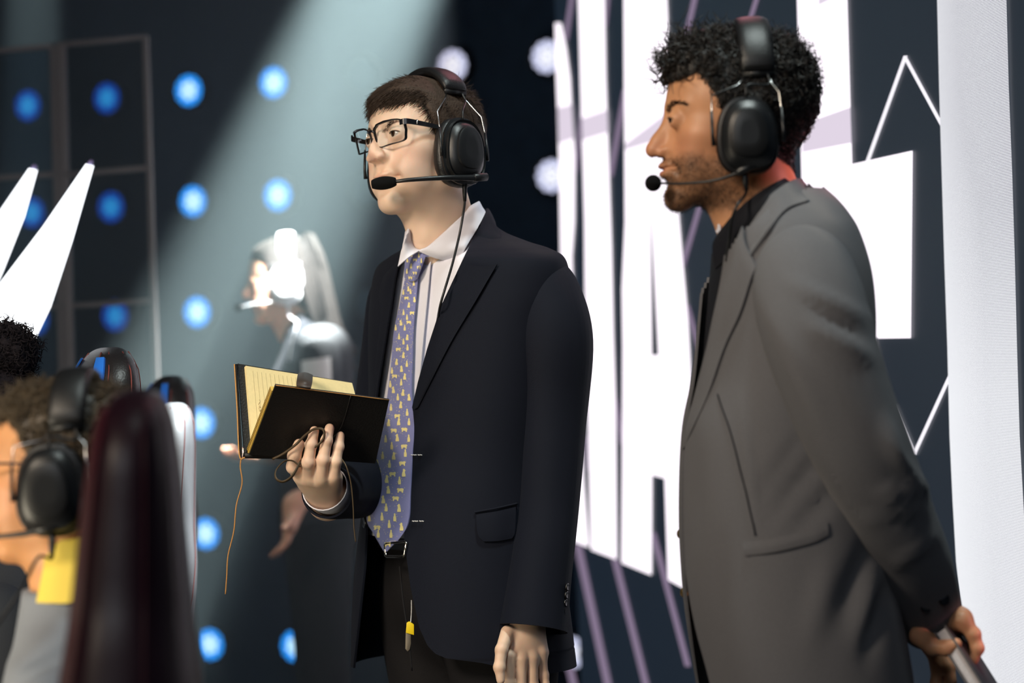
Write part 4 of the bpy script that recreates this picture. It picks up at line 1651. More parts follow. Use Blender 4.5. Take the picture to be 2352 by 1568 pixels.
def build_tie1():
    rows = [(590, 933, 974), (640, 931, 960), (700, 919, 955), (760, 906, 950), (830, 900, 948), (900, 892, 946), (980, 880, 938), (1050, 867, 934), (1120, 855, 930), (1190, 843, 926)]
    o = lambda x, y, k: on1(x, y, k)
    R = []
    for (y, a, b) in rows[1:]:
        R.append([o(a, y, .002), o(a + (b - a) * .25, y + 1, .0065), o((a + b) / 2, y + 2, .0075), o(a + (b - a) * .75, y + 1, .0065), o(b + (14 if y > 930 else 0), y, .003)])
    R.append([o(861, 1228, .004), o(868, 1234, .0065), o(885, 1238, .007), o(908, 1236, .0065), o(926, 1226, .003)])
    R.append([o(882, 1264, .0045), o(883, 1266, .005), o(885, 1268, .0055), o(888, 1266, .005), o(891, 1262, .0045)])
    tie = patch('necktie', R, 110, 14, 0.0022, M_tie, man1)
    K = [[o(934, 578, .012), o(946, 575, .022), o(958, 574, .026), o(970, 575, .025), o(981, 578, .017)],
         [o(932, 594, .012), o(943, 594, .023), o(955, 594, .027), o(966, 594, .024), o(975, 596, .014)],
         [o(930, 616, .010), o(940, 620, .020), o(950, 622, .024), o(960, 620, .021), o(967, 616, .010)],
         [o(930, 638, .005), o(938, 644, .013), o(946, 646, .015), o(953, 644, .013), o(959, 638, .005)]]
    knot = patch('tie_knot', K, 30, 20, 0.002, M_tie, tie)
    patch('tie_band', [[o(972, 576, .020), o(988, 572, .020), o(1003, 580, .010)], [o(970, 592, .018), o(984, 588, .016), o(1000, 588, .008)]], 10, 10, 0.002, M_tie, tie)
    # printed bears: three poses
    sit = [(-.30, 0), (.34, 0), (.36, .25), (.28, .52), (.16, .70), (.20, .86), (.08, 1.0), (-.10, .98), (-.22, .84), (-.38, .80), (-.22, .70), (-.20, .5), (-.30, .25)]
    stand = [(-.5, 0), (-.32, 0), (-.26, .24), (.1, .22), (.14, 0), (.34, 0), (.36, .3), (.44, .5), (.36, .72), (.1, .76), (-.2, .7), (-.36, .82), (-.52, .74), (-.64, .56), (-.5, .46)]
    up = [(-.24, 0), (.24, 0), (.28, .3), (.2, .6), (.12, .72), (.15, .86), (.06, 1.0), (-.08, 1.0), (-.16, .86), (-.12, .72), (-.24, .55), (-.26, .25)]
    tv = [v for v in tie.data.vertices]
    _n0 = len(tie.data.vertices)
    T = BVHTree.FromPolygons([tuple(v.co + man1.location) for q in (tie, knot) for v in q.data.vertices], [tuple(p.vertices) for p in tie.data.polygons] + [tuple(i + _n0 for i in p.vertices) for p in knot.data.polygons])
    m, sp = MB(), MB()
    k = 0
    y = 590
    r = random.Random(3)
    while y < 1262:
        big = 9.5 + 6.5 * min(1, (y - 600) / 500)
        xs = np.interp(y, [q[0] for q in rows] + [1228, 1264], [q[1] for q in rows] + [862, 882])
        xe = np.interp(y, [q[0] for q in rows] + [1228, 1264], [q[2] + 6 for q in rows] + [924, 890])
        x = xs + (3 if k % 2 else 12)
        while x < xe:
            shp = (sit, stand, up)[r.randrange(3)]
            fl = r.choice((-1, 1))
            pts = []
            yy = y + r.uniform(-4, 4)
            ok = True
            for a, b in shp:
                o_, d_ = ray(x + fl * a * big * (0.95 if shp is stand else .8), yy - b * big * (.85 if shp is stand else 1.15))
                h = T.ray_cast(o_, d_)
                if h[0] is None:
                    ok = False
                    break
                pts.append(h[0] - d_ * 0.0006)
            if ok:
                m.add(pts, [tuple(range(len(pts)))])
            x += big * 1.75 + r.uniform(-2, 2)
        y += big * 1.28
        k += 1
    for _ in range(420):
        y = r.uniform(600, 1255)
        xs = np.interp(y, [q[0] for q in rows] + [1228, 1264], [q[1] for q in rows] + [862, 882])
        xe = np.interp(y, [q[0] for q in rows] + [1228, 1264], [q[2] for q in rows] + [924, 890])
        x = r.uniform(xs, xe)
        pts = []
        for a in range(5):
            o_, d_ = ray(x + 0.8 * math.cos(a * 1.257), y + 0.8 * math.sin(a * 1.257))
            h = T.ray_cast(o_, d_)
            if h[0] is None: break
            pts.append(h[0] - d_ * 0.0005)
        if len(pts) == 5:
            m.add(pts, [tuple(range(5))])
    pr = m.build('printed_bears', M_print, tie, smooth=False)
    pr['kind'] = 'stuff'


build_tie1()


def build_lower1():
    L = F1.BM
    def loc(x, y, z):
        return Vector(L[:3, :3] @ np.array([x, y, z]) + L[:3, 3])
    # trousers: hips and two legs as one closed garment
    g = SDF((-0.24, -0.24, 0.06), (0.24, 0.20, 1.10), 0.010)
    d = g.ell((0, -0.045, 0.98), (0.172, 0.124, 0.15))
    for s in (-1, 1):
        y0 = -0.05
        e = g.cone((s * 0.085, -0.045, 0.93), (s * 0.098, -0.04, 0.52), 0.098, 0.070)
        e = smin(e, g.cone((s * 0.098, -0.04, 0.52), (s * 0.105, -0.01, 0.09), 0.070, 0.058), 0.03)
        d = smin(d, e, 0.03)
    d = smax(d, g.z - 1.075, 0.01)
    d = d + 0.0035 * np.sin(34 * g.z + 40 * g.x + 8 * np.sin(9 * g.y)) * np.clip(1 - (g.z - 0.75) / 0.35, 0.3, 1)
    v, f = g.mesh(d)
    v = relax(v, f, 2)
    tr = link('trousers', big_mesh(xf(v, BM1), f), M_trouser, man1)
    stitch_tube('fly_seam', [on1(918, 1300, -.009), on1(926, 1380, -.006), on1(938, 1460, -.004), on1(946, 1540, -.004)], 0.0016, M_trouser, tr)
    # belt with a buckle
    b = cr([(x * 0.178, -0.047 - y * 0.130, 1.055) for x, y in [(math.sin(a), math.cos(a)) for a in np.linspace(0, 2 * math.pi, 17)[:-1]]], 64, True)
    V = []
    for p in b:
        for (dr, dz) in ((0, -.017), (.004, -.016), (.004, .016), (0, .017)):
            q = np.array([p[0], p[1] + 0.047, 0])
            q = q / np.linalg.norm(q)
            V.append(loc(p[0] + q[0] * dr, p[1] + q[1] * dr, p[2] + dz))
    n = 64
    F = [(i * 4 + j, i * 4 + (j + 1) % 4, ((i + 1) % n) * 4 + (j + 1) % 4, ((i + 1) % n) * 4 + j) for i in range(n) for j in range(4)]
    me = mesh(V, F)
    sharp(me, .7)
    belt = link('belt', me, M_belt, man1)
    bk = [on1(884, 1248, .006), on1(886, 1278, .006), on1(928, 1278, .006), on1(934, 1244, .006)]
    path = []
    for i in range(4):
        a, c = bk[i], bk[(i + 1) % 4]
        path += [a.lerp(c, 0.08), a.lerp(c, 0.5), a.lerp(c, 0.92)]
    tube('buckle', path + [path[0]], 0.0026, M_chrome, belt, sides=8)
    # shoes
    M_shoe = mat('black_shoe_leather', (18, 17, 18), rough=0.3, coat=0.3)
    for s in (-1, 1):
        g = SDF((-0.07, -0.25, -0.02), (0.07, 0.12, 0.15), 0.007)
        d = g.ell((0, 0.02, 0.05), (0.042, 0.07, 0.055))
        d = smin(d, g.cone((0, 0.03, 0.04), (0, -0.16, 0.028), 0.040, 0.036), 0.03)
        d = smin(d, g.cone((0, 0.02, 0.06), (0, 0.015, 0.12), 0.042, 0.045), 0.02)
        d = smax(d, -g.z, 0.006)
        v, f = g.mesh(d)
        v = v + np.array([s * 0.106, -0.01, 0])
        link('shoe', big_mesh(xf(v, BM1), f), M_shoe, man1)


build_lower1()


def build_body1():
    """head, neck, trunk, arms and both hands in one mesh"""
    parts = [(xf(_hv1, HM1), _hf1)]
    cols = [_hc1]
    sk = np.array(lin((228, 196, 172)))
    # trunk under the clothes
    v, f = F1.closed(40, -0.030, np.arange(12, 124, 6))
    f4 = [q for q in f if len(q) == 4]
    parts.append((v, f4))
    cols.append(np.tile(sk, (len(v), 1)))

    def add(v, f, tint=1.0):
        parts.append((v, f))
        c = np.tile(sk * tint, (len(v), 1)) * (1 + 0.05 * noise3(v, 160, 9))[:, None]
        cols.append(c)

    # hanging left hand, back of the hand outwards, thumb towards the picture's left
    W = P(1208, 1400, 3.955)
    kn = [P(1172, 1506, 3.900), P(1197, 1514, 3.905), P(1222, 1512, 3.915), P(1243, 1500, 3.93)]
    palm = [(W, kn[0].lerp(W, 0.1) + Vector((0.004, .012, 0)), .026, .0155), (W, kn[1] + Vector((0, .012, 0)), .026, .0145), (W, kn[2] + Vector((0, .012, 0)), .026, .014), (W, kn[3] + Vector((0, .012, 0)), .022, .013)]
    fing = []
    for i, (k, dl, L) in enumerate(zip(kn, ((-0.10, -.05), (-.06, -.02), (-.02, 0.02), (0.06, .05)), (.044, .048, .045, .036))):
        d = Vector((dl[0], 0.06, -1.0))
        pts = finger_chain(k, d, (L, L * .62, L * .48), (2, 16, 12), (-0.9, -0.3, 0))
        r = (.0098, .0092, .0082, .0068) if i < 3 else (.0088, .0080, .0070, .0058)
        fing.append((pts, r))
    th = [P(1166, 1452, 3.915), P(1152, 1492, 3.885), P(1147, 1532, 3.875), P(1150, 1562, 3.872)]
    fing.append((th, (.0118, .0098, .0090, .0068)))
    v, f = hand_sdf(palm, fing, (P(1204, 1300, 3.97), W, .029, .0265), 0.0017, 0.009)
    # tendons on the back of the hand
    add(v, f)
    # right hand under the notebook
    W = P(752, 1150, 3.978)
    kn = [P(690, 1088, 3.878), P(712, 1094, 3.868), P(737, 1097, 3.864), P(766, 1092, 3.868)]
    palm = [(W, q + Vector((0, .012, -.004)), .024, .0140) for q in kn]
    fing = [([kn[0] + Vector((.004, .006, 0)), P(674, 1072, 3.862), P(676, 1046, 3.850), P(687, 1020, 3.846)], (.0105, .0108, .0102, .0088)),
            ([kn[1], P(708, 1062, 3.850), P(715, 1020, 3.848), P(722, 989, 3.852)], (.0112, .0098, .0088, .0076)),
            ([kn[2], P(742, 1056, 3.852), P(750, 1012, 3.852), P(757, 983, 3.858)], (.0112, .0098, .0088, .0076)),
            ([kn[3], P(771, 1060, 3.860), P(778, 1026, 3.864), P(782, 1000, 3.870)], (.0104, .0090, .0080, .0068))]
    # the thumb goes behind the back cover
    fing.append(([P(706, 1104, 3.913), P(684, 1082, 3.946), P(678, 1048, 3.966), P(684, 1016, 3.971)], (.0140, .0118, .0108, .0085)))
    v, f = hand_sdf(palm, fing, (P(800, 1140, 4.06), W, .029, .026), 0.0017, 0.009)
    add(v, f)
    # forearms inside the sleeves
    v, f = tube_vf(cr([P(1265, 650, 4.03), P(1268, 1010, 4.0), P(1206, 1330, 3.965)], 14), cr([[.045], [.038], [.028]], 14)[:, 0], 14)
    add(v, [q for q in f if len(q) == 4])
    v, f = tube_vf(cr([P(906, 720, 4.29), P(862, 1030, 4.22), P(820, 1120, 4.10), P(780, 1130, 4.0)], 14), cr([[.034], [.034], [.032], [.027]], 14)[:, 0], 14)
    add(v, [q for q in f if len(q) == 4])
    v, f = join_vf(parts)
    me = big_mesh(v, f)
    paint(me, 'tone', np.vstack(cols))
    link('body', me, M_skin1, man1)
    # shirt cuff of the right arm
    c = cr([P(796, 1130, 4.05), P(758, 1128, 3.955), P(746, 1120, 3.93)], 8)
    v, f = tube_vf(c, [.034, .035, .036, .0365, .037, .0372, .0375, .038], 28, False)
    link('shirt_cuff', solid(v, f, 0.0018), M_shirt, man1)


build_body1()
# ------------------------------------------------------------------ man in the grey blazer (profile)
HM2 = head_matrix(P(1692, 272, 3.40), 90, 1, 0.0, 1.04)
man2 = thing('person', 'bearded man with curly dark hair in grey blazer, hands behind his back', 'person', Vector((P(1780, 784, 3.42).x, 3.42, 0)))
M_grey = mat('grey_blazer_cloth', (104, 104, 108), rough=0.8, spec=0.22, grain=0.14, bump=0.35, scale=700, sheen=0.12, weave=600)
M_darkshirt = mat('dark_navy_shirt', (18, 20, 28), rough=0.75, spec=0.25, bump=0.2, scale=900)
M_gold = mat('gold_button', (226, 186, 92), rough=0.3, metal=1.0)


def build_head2():
    hv, hf = head_sdf(0.0018, jaw=1.0, nose=1.005, tipr=0.9, chin=0.012, my=0.012, mz=0.007, ey=0.004, flat=0.012, lid=0.0036, neck_end=(0, 0.066, -0.225), neck_r=0.058, brow=1.15, ears=True)
    tab = [(0, 0.052), (25, 0.050), (42, 0.058), (54, 0.046), (64, 0.020), (70, -0.020), (80, -0.045), (86, -0.004), (104, -0.02), (135, -0.060), (180, -0.078)]
    col = skin_colors(hv, (202, 148, 110), (168, 98, 86), (196, 128, 100), beard=(58, 42, 34), beard_amt=0.66, my=0.012, mz=0.007)
    k = np.clip(hair_line(hv, tab) / 0.006 + 0.5, 0, 1)[:, None]
    col = col * (1 - k) + np.array(lin((34, 27, 24))) * k
    return hv, hf, col, tab


_hv2, _hf2, _hc2, _ht2 = build_head2()


def curls(hv, hf, tab, n, seed, thick, L, curl, r, lenf=None, turns=2.0, seg=14):
    cv, cf, cn = hair_cap(hv, hf, tab, thick, seed, 0.003, 110)
    rp, k = sample_faces(cv, cf, n, seed)
    nn = cn[cf[k][:, 0]]
    d = nn + 0.75 * np.random.RandomState(seed).randn(n, 3)
    d += 0.35 * nn
    Lr = np.full(n, L) if lenf is None else lenf(rp)
    sv, sf = strands(rp - nn * 0.004, d, Lr, r, seg=seg, curl=curl, turns=turns, seed=seed, waver=0.3)
    return join_vf([(cv, cf), (sv, sf)])


def build_man2_head():
    bandp = lambda p: np.exp(-((p[:, 1] - 0.022) / 0.026) ** 2) * np.clip((p[:, 2] - 0.03) / 0.02, 0, 1)
    top = lambda v: np.maximum(0.003, 0.004 + 0.009 * np.clip((v[:, 2] - 0.035) / 0.05, 0, 1) + 0.008 * np.clip(-v[:, 1] / 0.08, 0, 1) * np.clip((v[:, 2] - 0.03) / 0.03, 0, 1) - 0.009 * bandp(v))
    lf = lambda p: 0.006 + 0.013 * np.clip((p[:, 2] - 0.01) / 0.07, 0, 1) + 0.006 * np.clip(-p[:, 1] / 0.06, 0, 1) - 0.011 * bandp(p)
    v, f = curls(_hv2, _hf2, _ht2, 3000, 12, top, 0.02, 0.0050, 0.0012, lf, turns=1.5)
    link('hair', big_mesh(xf(v, HM2), f), M_hair_black, man2)
    v, f = brows(_hv2, _hf2, 0.033, 0.0185, 0.022, 0.0034, 800, 0.0066, 0.00026, 3, 0.003)
    link('eyebrows', big_mesh(xf(v, HM2), f), M_hair_black, man2)
    w = beard_mask(_hv2, 0.007)
    n = 5200
    rp, k = sample_faces(_hv2, _hf2, n, 8, np.clip(w - 0.15, 0, 1))
    nr = vnormals(_hv2, _hf2)
    if ((_hv2 - _hv2.mean(0)) * nr).sum() < 0:
        nr = -nr
    nn = nr[np.asarray(_hf2)[k][:, 0]]
    d = nn * 0.55 + np.array([0, -0.25, -0.8]) + 0.35 * npr.randn(n, 3)
    v, f = strands(rp - nn * 0.0006, d, np.full(n, 0.0042), 0.00019, seg=2, seed=5)
    link('beard', big_mesh(xf(v, HM2), f), M_hair_black, man2)
    v, f = lashes(0.0036, HM2, 0.004)
    link('eyelashes', big_mesh(v, f), M_hair_black, man2)['kind'] = 'stuff'
    for s in (-1, 1):
        link('eye', eye_ball((s * 0.0325, -0.0815, 0.0), (0.30, -1.0, 0.05), M=HM2), EYE, man2)


build_man2_head()
headset('black aviation-style headset with round microphone on the curly-haired bearded man', HM2, HS,
        boom=([(0.104, 0.000, -0.074), (0.103, -0.012, -0.080), (0.094, -0.045, -0.088), (0.070, -0.085, -0.088), (0.048, -0.112, -0.0845)], [0.0036, 0.003, 0.0022, 0.0019, 0.0017]),
        mic='ball', cable=[(0.098, -0.004, -0.076), (0.098, -0.002, -0.104), P(1694, 470, 3.27), P(1682, 500, 3.275), P(1676, 540, 3.30), P(1668, 600, 3.31)],
        bandy=0.024, band=0.128, cup=(0.0, 0.004, -0.031), ca=0.0375, cb=0.0485, depth=0.048, arc=84)

_b2 = P(1785, 700, 3.42)
BM2 = Matrix.Translation((_b2.x, _b2.y, 0)) @ Matrix.Rotation(-math.radians(86), 4, 'Z')
F2 = Form([(1.628, .056, .058, .056, 0, -.020, 2), (1.610, .062, .064, .062, 0, -.016, 2), (1.585, .084, .074, .072, 0, -.008, 2), (1.562, .122, .088, .086, 0, .0, 2),
           (1.540, .160, .096, .098, 0, .002, 2.1), (1.512, .188, .100, .108, 0, .004, 2.2), (1.46, .205, .104, .120, 0, .004, 2.3), (1.40, .204, .112, .124, 0, .004, 2.3),
           (1.32, .196, .122, .122, 0, .002, 2.3), (1.24, .190, .138, .120, 0, .0, 2.3), (1.12, .188, .146, .128, 0, .0, 2.3), (1.02, .196, .146, .140, 0, .002, 2.3),
           (.93, .208, .142, .152, 0, .006, 2.3), (.84, .214, .136, .160, 0, .010, 2.3), (.80, .214, .132, .160, 0, .010, 2.3)], BM2, 100)
_B2 = F2.bvh()
on2 = lambda px, py, off=0.0: onto(_B2, px, py, off)


def build_suit2():
    side = np.array(BM2)[:3, :3] @ np.array([1, 0, 0])
    L = F2.L
    rows = np.where(L[:, 0] < 1.588)[0]
    # the front opening: v shape from the neck to the top button, slightly open below it
    zz = [.80, .86, .96, 1.05, 1.20, 1.27, 1.40, 1.50, 1.56, 1.60, 1.63]
    t0 = np.interp(L[:, 0], zz, [.52, .34, .16, .06, .03, .05, .28, .48, .62, .80, .95])
    t1 = np.interp(L[:, 0], zz, [-.40, -.25, -.10, -.02, .0, -.05, -.28, -.48, -.62, -.80, -.95])
    G = F2.grid(t0[rows], t1[rows] + 2 * math.pi, 130, 0.0, rows)

    def folds(G):
        G = wrinkle(G, 0.0026, 8, 21, side)
        n = gnormals(G)
        if (n[40, 30] * side).sum() < 0:
            n = -n
        uv = project(G)
        # pulls running from the waist button to the arm
        w = 0
        for (x0, y0, x1, y1, wd, am) in ((1770, 1180, 1890, 1050, 18, .011), (1815, 1215, 1935, 1110, 15, .011), (1735, 1150, 1850, 1000, 13, .006), (1925, 1430, 2000, 1240, 24, .013), (1985, 1520, 2045, 1330, 20, .012), (1860, 1480, 1905, 1290, 26, -.008), (1960, 1480, 2010, 1300, 14, -.008), (1700, 900, 1740, 1200, 7, -.0050), (1640, 1568, 1660, 1250, 30, .005), (1590, 1300, 1600, 1000, 24, .005)):
            a, b = np.array([x0, y0]), np.array([x1, y1])
            d = b - a
            t = np.clip(((uv - a) @ d) / (d @ d), 0, 1)
            q = uv - a - t[..., None] * d
            w = w + am * np.exp(-(q ** 2).sum(-1) / wd ** 2) * np.sin(math.pi * (0.08 + 0.84 * t))
        return G + n * np.asarray(w)[..., None]
    G = G[:, ::-1]
    jk = gridobj('blazer', G, 0.004, M_grey, man2, folds, [(1560, 760), (1640, 612), (1700, 536), (1745, 494), (1790, 456), (1830, 434), (1900, 430)])
    v, f = F2.closed(60, -0.012, np.arange(8, 78))
    f = above(v, [q for q in f if len(q) == 4], [(1640, 575), (1652, 545), (1691, 502), (1729, 470), (1770, 443), (1813, 422), (1900, 418)])
    shirt = link('shirt', mesh(v, f), M_darkshirt, man2)

    def pr(px, py, Y, r):
        p = P(px, py, Y)
        return (p.x, p.y, p.z, r)

    def sl(u, a, V):
        uv = project(V)
        w = 0.0016 * noise3(V.reshape(-1, 3), 20, 6).reshape(V.shape[:2])
        for (x0, y0, x1, y1, wd, am) in ((1800, 640, 2000, 740, 15, .008), (1850, 740, 2010, 830, 13, .009), (1850, 690, 2000, 785, 10, -.006), (1760, 700, 1900, 1000, 26, .006), (2020, 1010, 2125, 1130, 13, .011), (2010, 1140, 2125, 1120, 12, .011), (2000, 1180, 2100, 1200, 10, -.006), (2030, 960, 2065, 1060, 15, .009), (1980, 1200, 2130, 1160, 11, .008), (2050, 1300, 2150, 1230, 13, .007)):
            p, q = np.array([x0, y0]), np.array([x1, y1])
            d = q - p
            t = np.clip(((uv - p) @ d) / (d @ d), 0, 1)
            e = uv - p - t[..., None] * d
            w = w + am * np.exp(-(e ** 2).sum(-1) / wd ** 2) * np.sin(math.pi * (0.05 + 0.9 * t)) * (V[..., 1] < 3.30)
        return w
    sleeve('sleeve', [pr(1838, 560, 3.285, .020), pr(1838, 572, 3.275, .044), pr(1842, 604, 3.26, .062), pr(1856, 680, 3.235, .0705), pr(1880, 780, 3.22, .0715), pr(1922, 900, 3.22, .0685),
                      pr(1976, 1030, 3.235, .064), pr(2034, 1160, 3.275, .0590), pr(2080, 1260, 3.33, .0540), pr(2112, 1345, 3.39, .0490), pr(2142, 1432, 3.45, .0440)], M_grey, man2, n=80, sides=56, fn=sl)
    sleeve('sleeve', [pr(1820, 575, 3.58, .020), pr(1822, 585, 3.585, .044), pr(1826, 620, 3.60, .060), pr(1850, 760, 3.63, .066), pr(1910, 940, 3.63, .062), pr(1985, 1120, 3.60, .056), pr(2040, 1260, 3.57, .050), pr(2090, 1380, 3.54, .045), pr(2110, 1430, 3.53, .043)], M_grey, man2)
    # collar and lapel
    patch('blazer_collar', [[P(1838, 412, 3.40), P(1822, 414, 3.34), P(1786, 436, 3.295), P(1744, 476, 3.29), P(1708, 520, 3.30)],
                            [P(1852, 430, 3.42), P(1840, 432, 3.335), P(1798, 450, 3.285), P(1754, 500, 3.275), P(1712, 560, 3.285)],
                            [on2(1858, 462, .006), on2(1846, 466, .006), on2(1806, 482, .006), on2(1766, 530, .007), on2(1716, 600, .007)]], 24, 36, 0.004, M_grey, jk)
    pl = [[on2(1706, 520, .012), on2(1712, 560, .010), on2(1738, 612, .005)],
          [on2(1690, 560, .013), on2(1700, 600, .011), on2(1726, 640, .006)],
          [on2(1660, 650, .012), on2(1672, 690, .012), on2(1700, 720, .006)],
          [on2(1634, 760, .010), on2(1644, 790, .010), on2(1664, 800, .006)],
          [on2(1604, 880, .009), on2(1612, 900, .009), on2(1628, 904, .005)],
          [on2(1578, 980, .007), on2(1582, 985, .007), on2(1592, 985, .004)],
          [on2(1562, 1040, .004), on2(1564, 1040, .004), on2(1568, 1038, .003)]]
    patch('lapel', pl, 60, 12, 0.003, M_grey, jk)
    # pocket flap line, dart
    patch('pocket_flap', [[on2(1706, 1246, .0035), on2(1780, 1236, .004), on2(1860, 1216, .0045), on2(1900, 1198, .0045)],
                          [on2(1708, 1262, .005), on2(1782, 1252, .006), on2(1862, 1232, .006), on2(1902, 1214, .006)],
                          [on2(1712, 1276, .004), on2(1784, 1266, .005), on2(1864, 1246, .005), on2(1902, 1228, .005)]], 12, 30, 0.0025, M_grey, jk)
    stitch_tube('dart_seam', [on2(x, y, .0035) for x, y in ((1648, 905), (1660, 942), (1674, 980), (1688, 1030), (1700, 1080), (1712, 1125), (1722, 1170), (1730, 1205), (1735, 1230))], 0.0011, M_darkshirt, jk)
    for (x, y) in ((1566, 1361), (1558, 1226)):
        c = on2(x + 2, y, .010)
        q = Vector((-0.8, -0.6, 0))
        Mx = Matrix.Translation(c) @ q.to_track_quat('Z', 'Y').to_matrix().to_4x4()
        v, f = lathe_vf([(0.001, -0.003), (0.0066, -0.002), (0.0078, 0.0005), (0.0066, 0.003), (0.001, 0.004)], 18, Mx)
        link('button', mesh(v, f), M_gold, jk)
    for k, (x, y) in enumerate(((2168, 1352), (2172, 1376), (2130, 1392))):
        c = P(x - 4, y, 3.343)
        Mx = Matrix.Translation(c) @ Vector((0.45, -0.9, 0)).to_track_quat('Z', 'Y').to_matrix().to_4x4()
        v, f = lathe_vf([(0.001, -0.003), (0.0080, -0.002), (0.0092, 0), (0.0086, 0.002), (0.006, 0.0012), (0.001, 0.0012)], 18, Mx)
        link('button', mesh(v, f), M_button, jk)
    # dark shirt collar
    patch('shirt_collar', [[P(1815, 403, 3.385), P(1775, 424, 3.315), P(1730, 453, 3.30), P(1690, 488, 3.315), P(1651, 536, 3.37)],
                           [P(1820, 410, 3.39), P(1786, 432, 3.305), P(1742, 466, 3.288), P(1698, 508, 3.300), P(1638, 566, 3.355)],
                           [P(1830, 425, 3.39), P(1808, 444, 3.30), P(1762, 490, 3.284), P(1706, 560, 3.30), P(1644, 618, 3.35)]], 20, 36, 0.003, M_darkshirt, shirt)
    patch('undershirt', [[P(1646, 512, 3.40), P(1652, 516, 3.375), P(1656, 530, 3.37)], [P(1645, 532, 3.40), P(1652, 538, 3.376), P(1654, 548, 3.372)]], 8, 8, 0.002, M_shirt, shirt)


build_suit2()


def build_body2():
    parts, cols = [(xf(_hv2, HM2), _hf2)], [_hc2]
    sk = np.array(lin((202, 148, 112)))

    def add(v, f):
        parts.append((v, f))
        cols.append(np.tile(sk, (len(v), 1)) * (1 + 0.05 * noise3(np.asarray(v, float), 160, 9))[:, None])
    v, f = F2.closed(40, -0.030, np.arange(6, 86, 3))
    add(v, [q for q in f if len(q) == 4])
    # left hand curled around a notebook behind the back
    W = P(2140, 1424, 3.45)
    kn = [P(2210, 1424, 3.378), P(2210, 1420, 3.400), P(2204, 1418, 3.421), P(2194, 1420, 3.441)]
    palm = [(W, q, .023, .0140) for q in kn] + [(W, P(2128, 1466, 3.40), .022, .017)]
    fing = []
    for i, k in enumerate(kn):
        o = (0, .022, .043, .063)[i]
        fing.append(([k, P(2236 - i, 1456, 3.372 + o), P(2245 - i, 1488, 3.370 + o), P(2236 - i, 1514, 3.372 + o)], (.0112, .0098, .0090, .0076)))
    fing.append(([P(2112, 1460, 3.385), P(2142, 1484, 3.362), P(2172, 1488, 3.352), P(2196, 1478, 3.352)], (.0150, .0120, .0105, .0082)))
    v, f = hand_sdf(palm, fing, (P(2108, 1350, 3.40), W, .027, .0245), 0.0018, 0.008)
    add(v, f)
    W = P(2116, 1432, 3.53)
    kn = [P(2136, 1478, 3.50), P(2150, 1480, 3.515), P(2156, 1478, 3.535), P(2156, 1474, 3.555)]
    palm = [(W, q, .022, .0145) for q in kn]
    fing = [(finger_chain(k, (0.3, -0.1, -0.9), (.034, .024, .018), (4, 20, 20), (0.2, 1, 0)), (.0105, .0095, .0085, .007)) for k in kn]
    fing.append((finger_chain(W.lerp(kn[0], .4), (0.5, -0.4, -0.7), (.034, .028, .022), (0, 15, 10), (0.2, 1, 0)), (.0125, .0115, .0105, .008)))
    v, f = hand_sdf(palm, fing, (P(2090, 1380, 3.54), W, .027, .0245), 0.0026, 0.008)
    add(v, f)
    for pts in ([P(1850, 640, 3.26), P(1976, 1030, 3.235), P(2080, 1260, 3.33), P(2112, 1360, 3.405)], [P(1826, 630, 3.60), P(1950, 1030, 3.62), P(2040, 1260, 3.57), P(2092, 1385, 3.54)]):
        v, f = tube_vf(cr(pts, 14), cr([[.046], [.038], [.033], [.026]], 14)[:, 0], 14)
        add(v, [q for q in f if len(q) == 4])
    v, f = join_vf(parts)
    me = big_mesh(v, f)
    paint(me, 'tone', np.vstack(cols))
    link('body', me, M_skin2, man2)
    # trousers and shoes
    g = SDF((-0.24, -0.22, 0.06), (0.24, 0.24, 1.08), 0.010)
    d = g.ell((0, 0.005, 0.96), (0.170, 0.118, 0.14))
    for s in (-1, 1):
        e = g.cone((s * 0.085, 0.0, 0.92), (s * 0.098, 0.0, 0.50), 0.096, 0.070)
        e = smin(e, g.cone((s * 0.098, 0.0, 0.50), (s * 0.105, 0.02, 0.09), 0.070, 0.058), 0.03)
        d = smin(d, e, 0.03)
    d = smax(d, g.z - 1.05, 0.01)
    v, f = g.mesh(d)
    link('trousers', big_mesh(xf(relax(v, f, 2), BM2), f), M_darkshirt, man2)
    M_shoe = bpy.data.materials['black_shoe_leather']
    for s in (-1, 1):
        g = SDF((-0.07, -0.25, -0.02), (0.07, 0.12, 0.15), 0.007)
        d = g.ell((0, 0.02, 0.05), (0.042, 0.07, 0.055))
        d = smin(d, g.cone((0, 0.03, 0.04), (0, -0.16, 0.028), 0.040, 0.036), 0.03)
        d = smin(d, g.cone((0, 0.02, 0.06), (0, 0.015, 0.12), 0.042, 0.045), 0.02)
        d = smax(d, -g.z, 0.006)
        v, f = g.mesh(d)
        link('shoe', big_mesh(xf(v + np.array([s * 0.106, 0.02, 0]), BM2), f), M_shoe, man2)


build_body2()


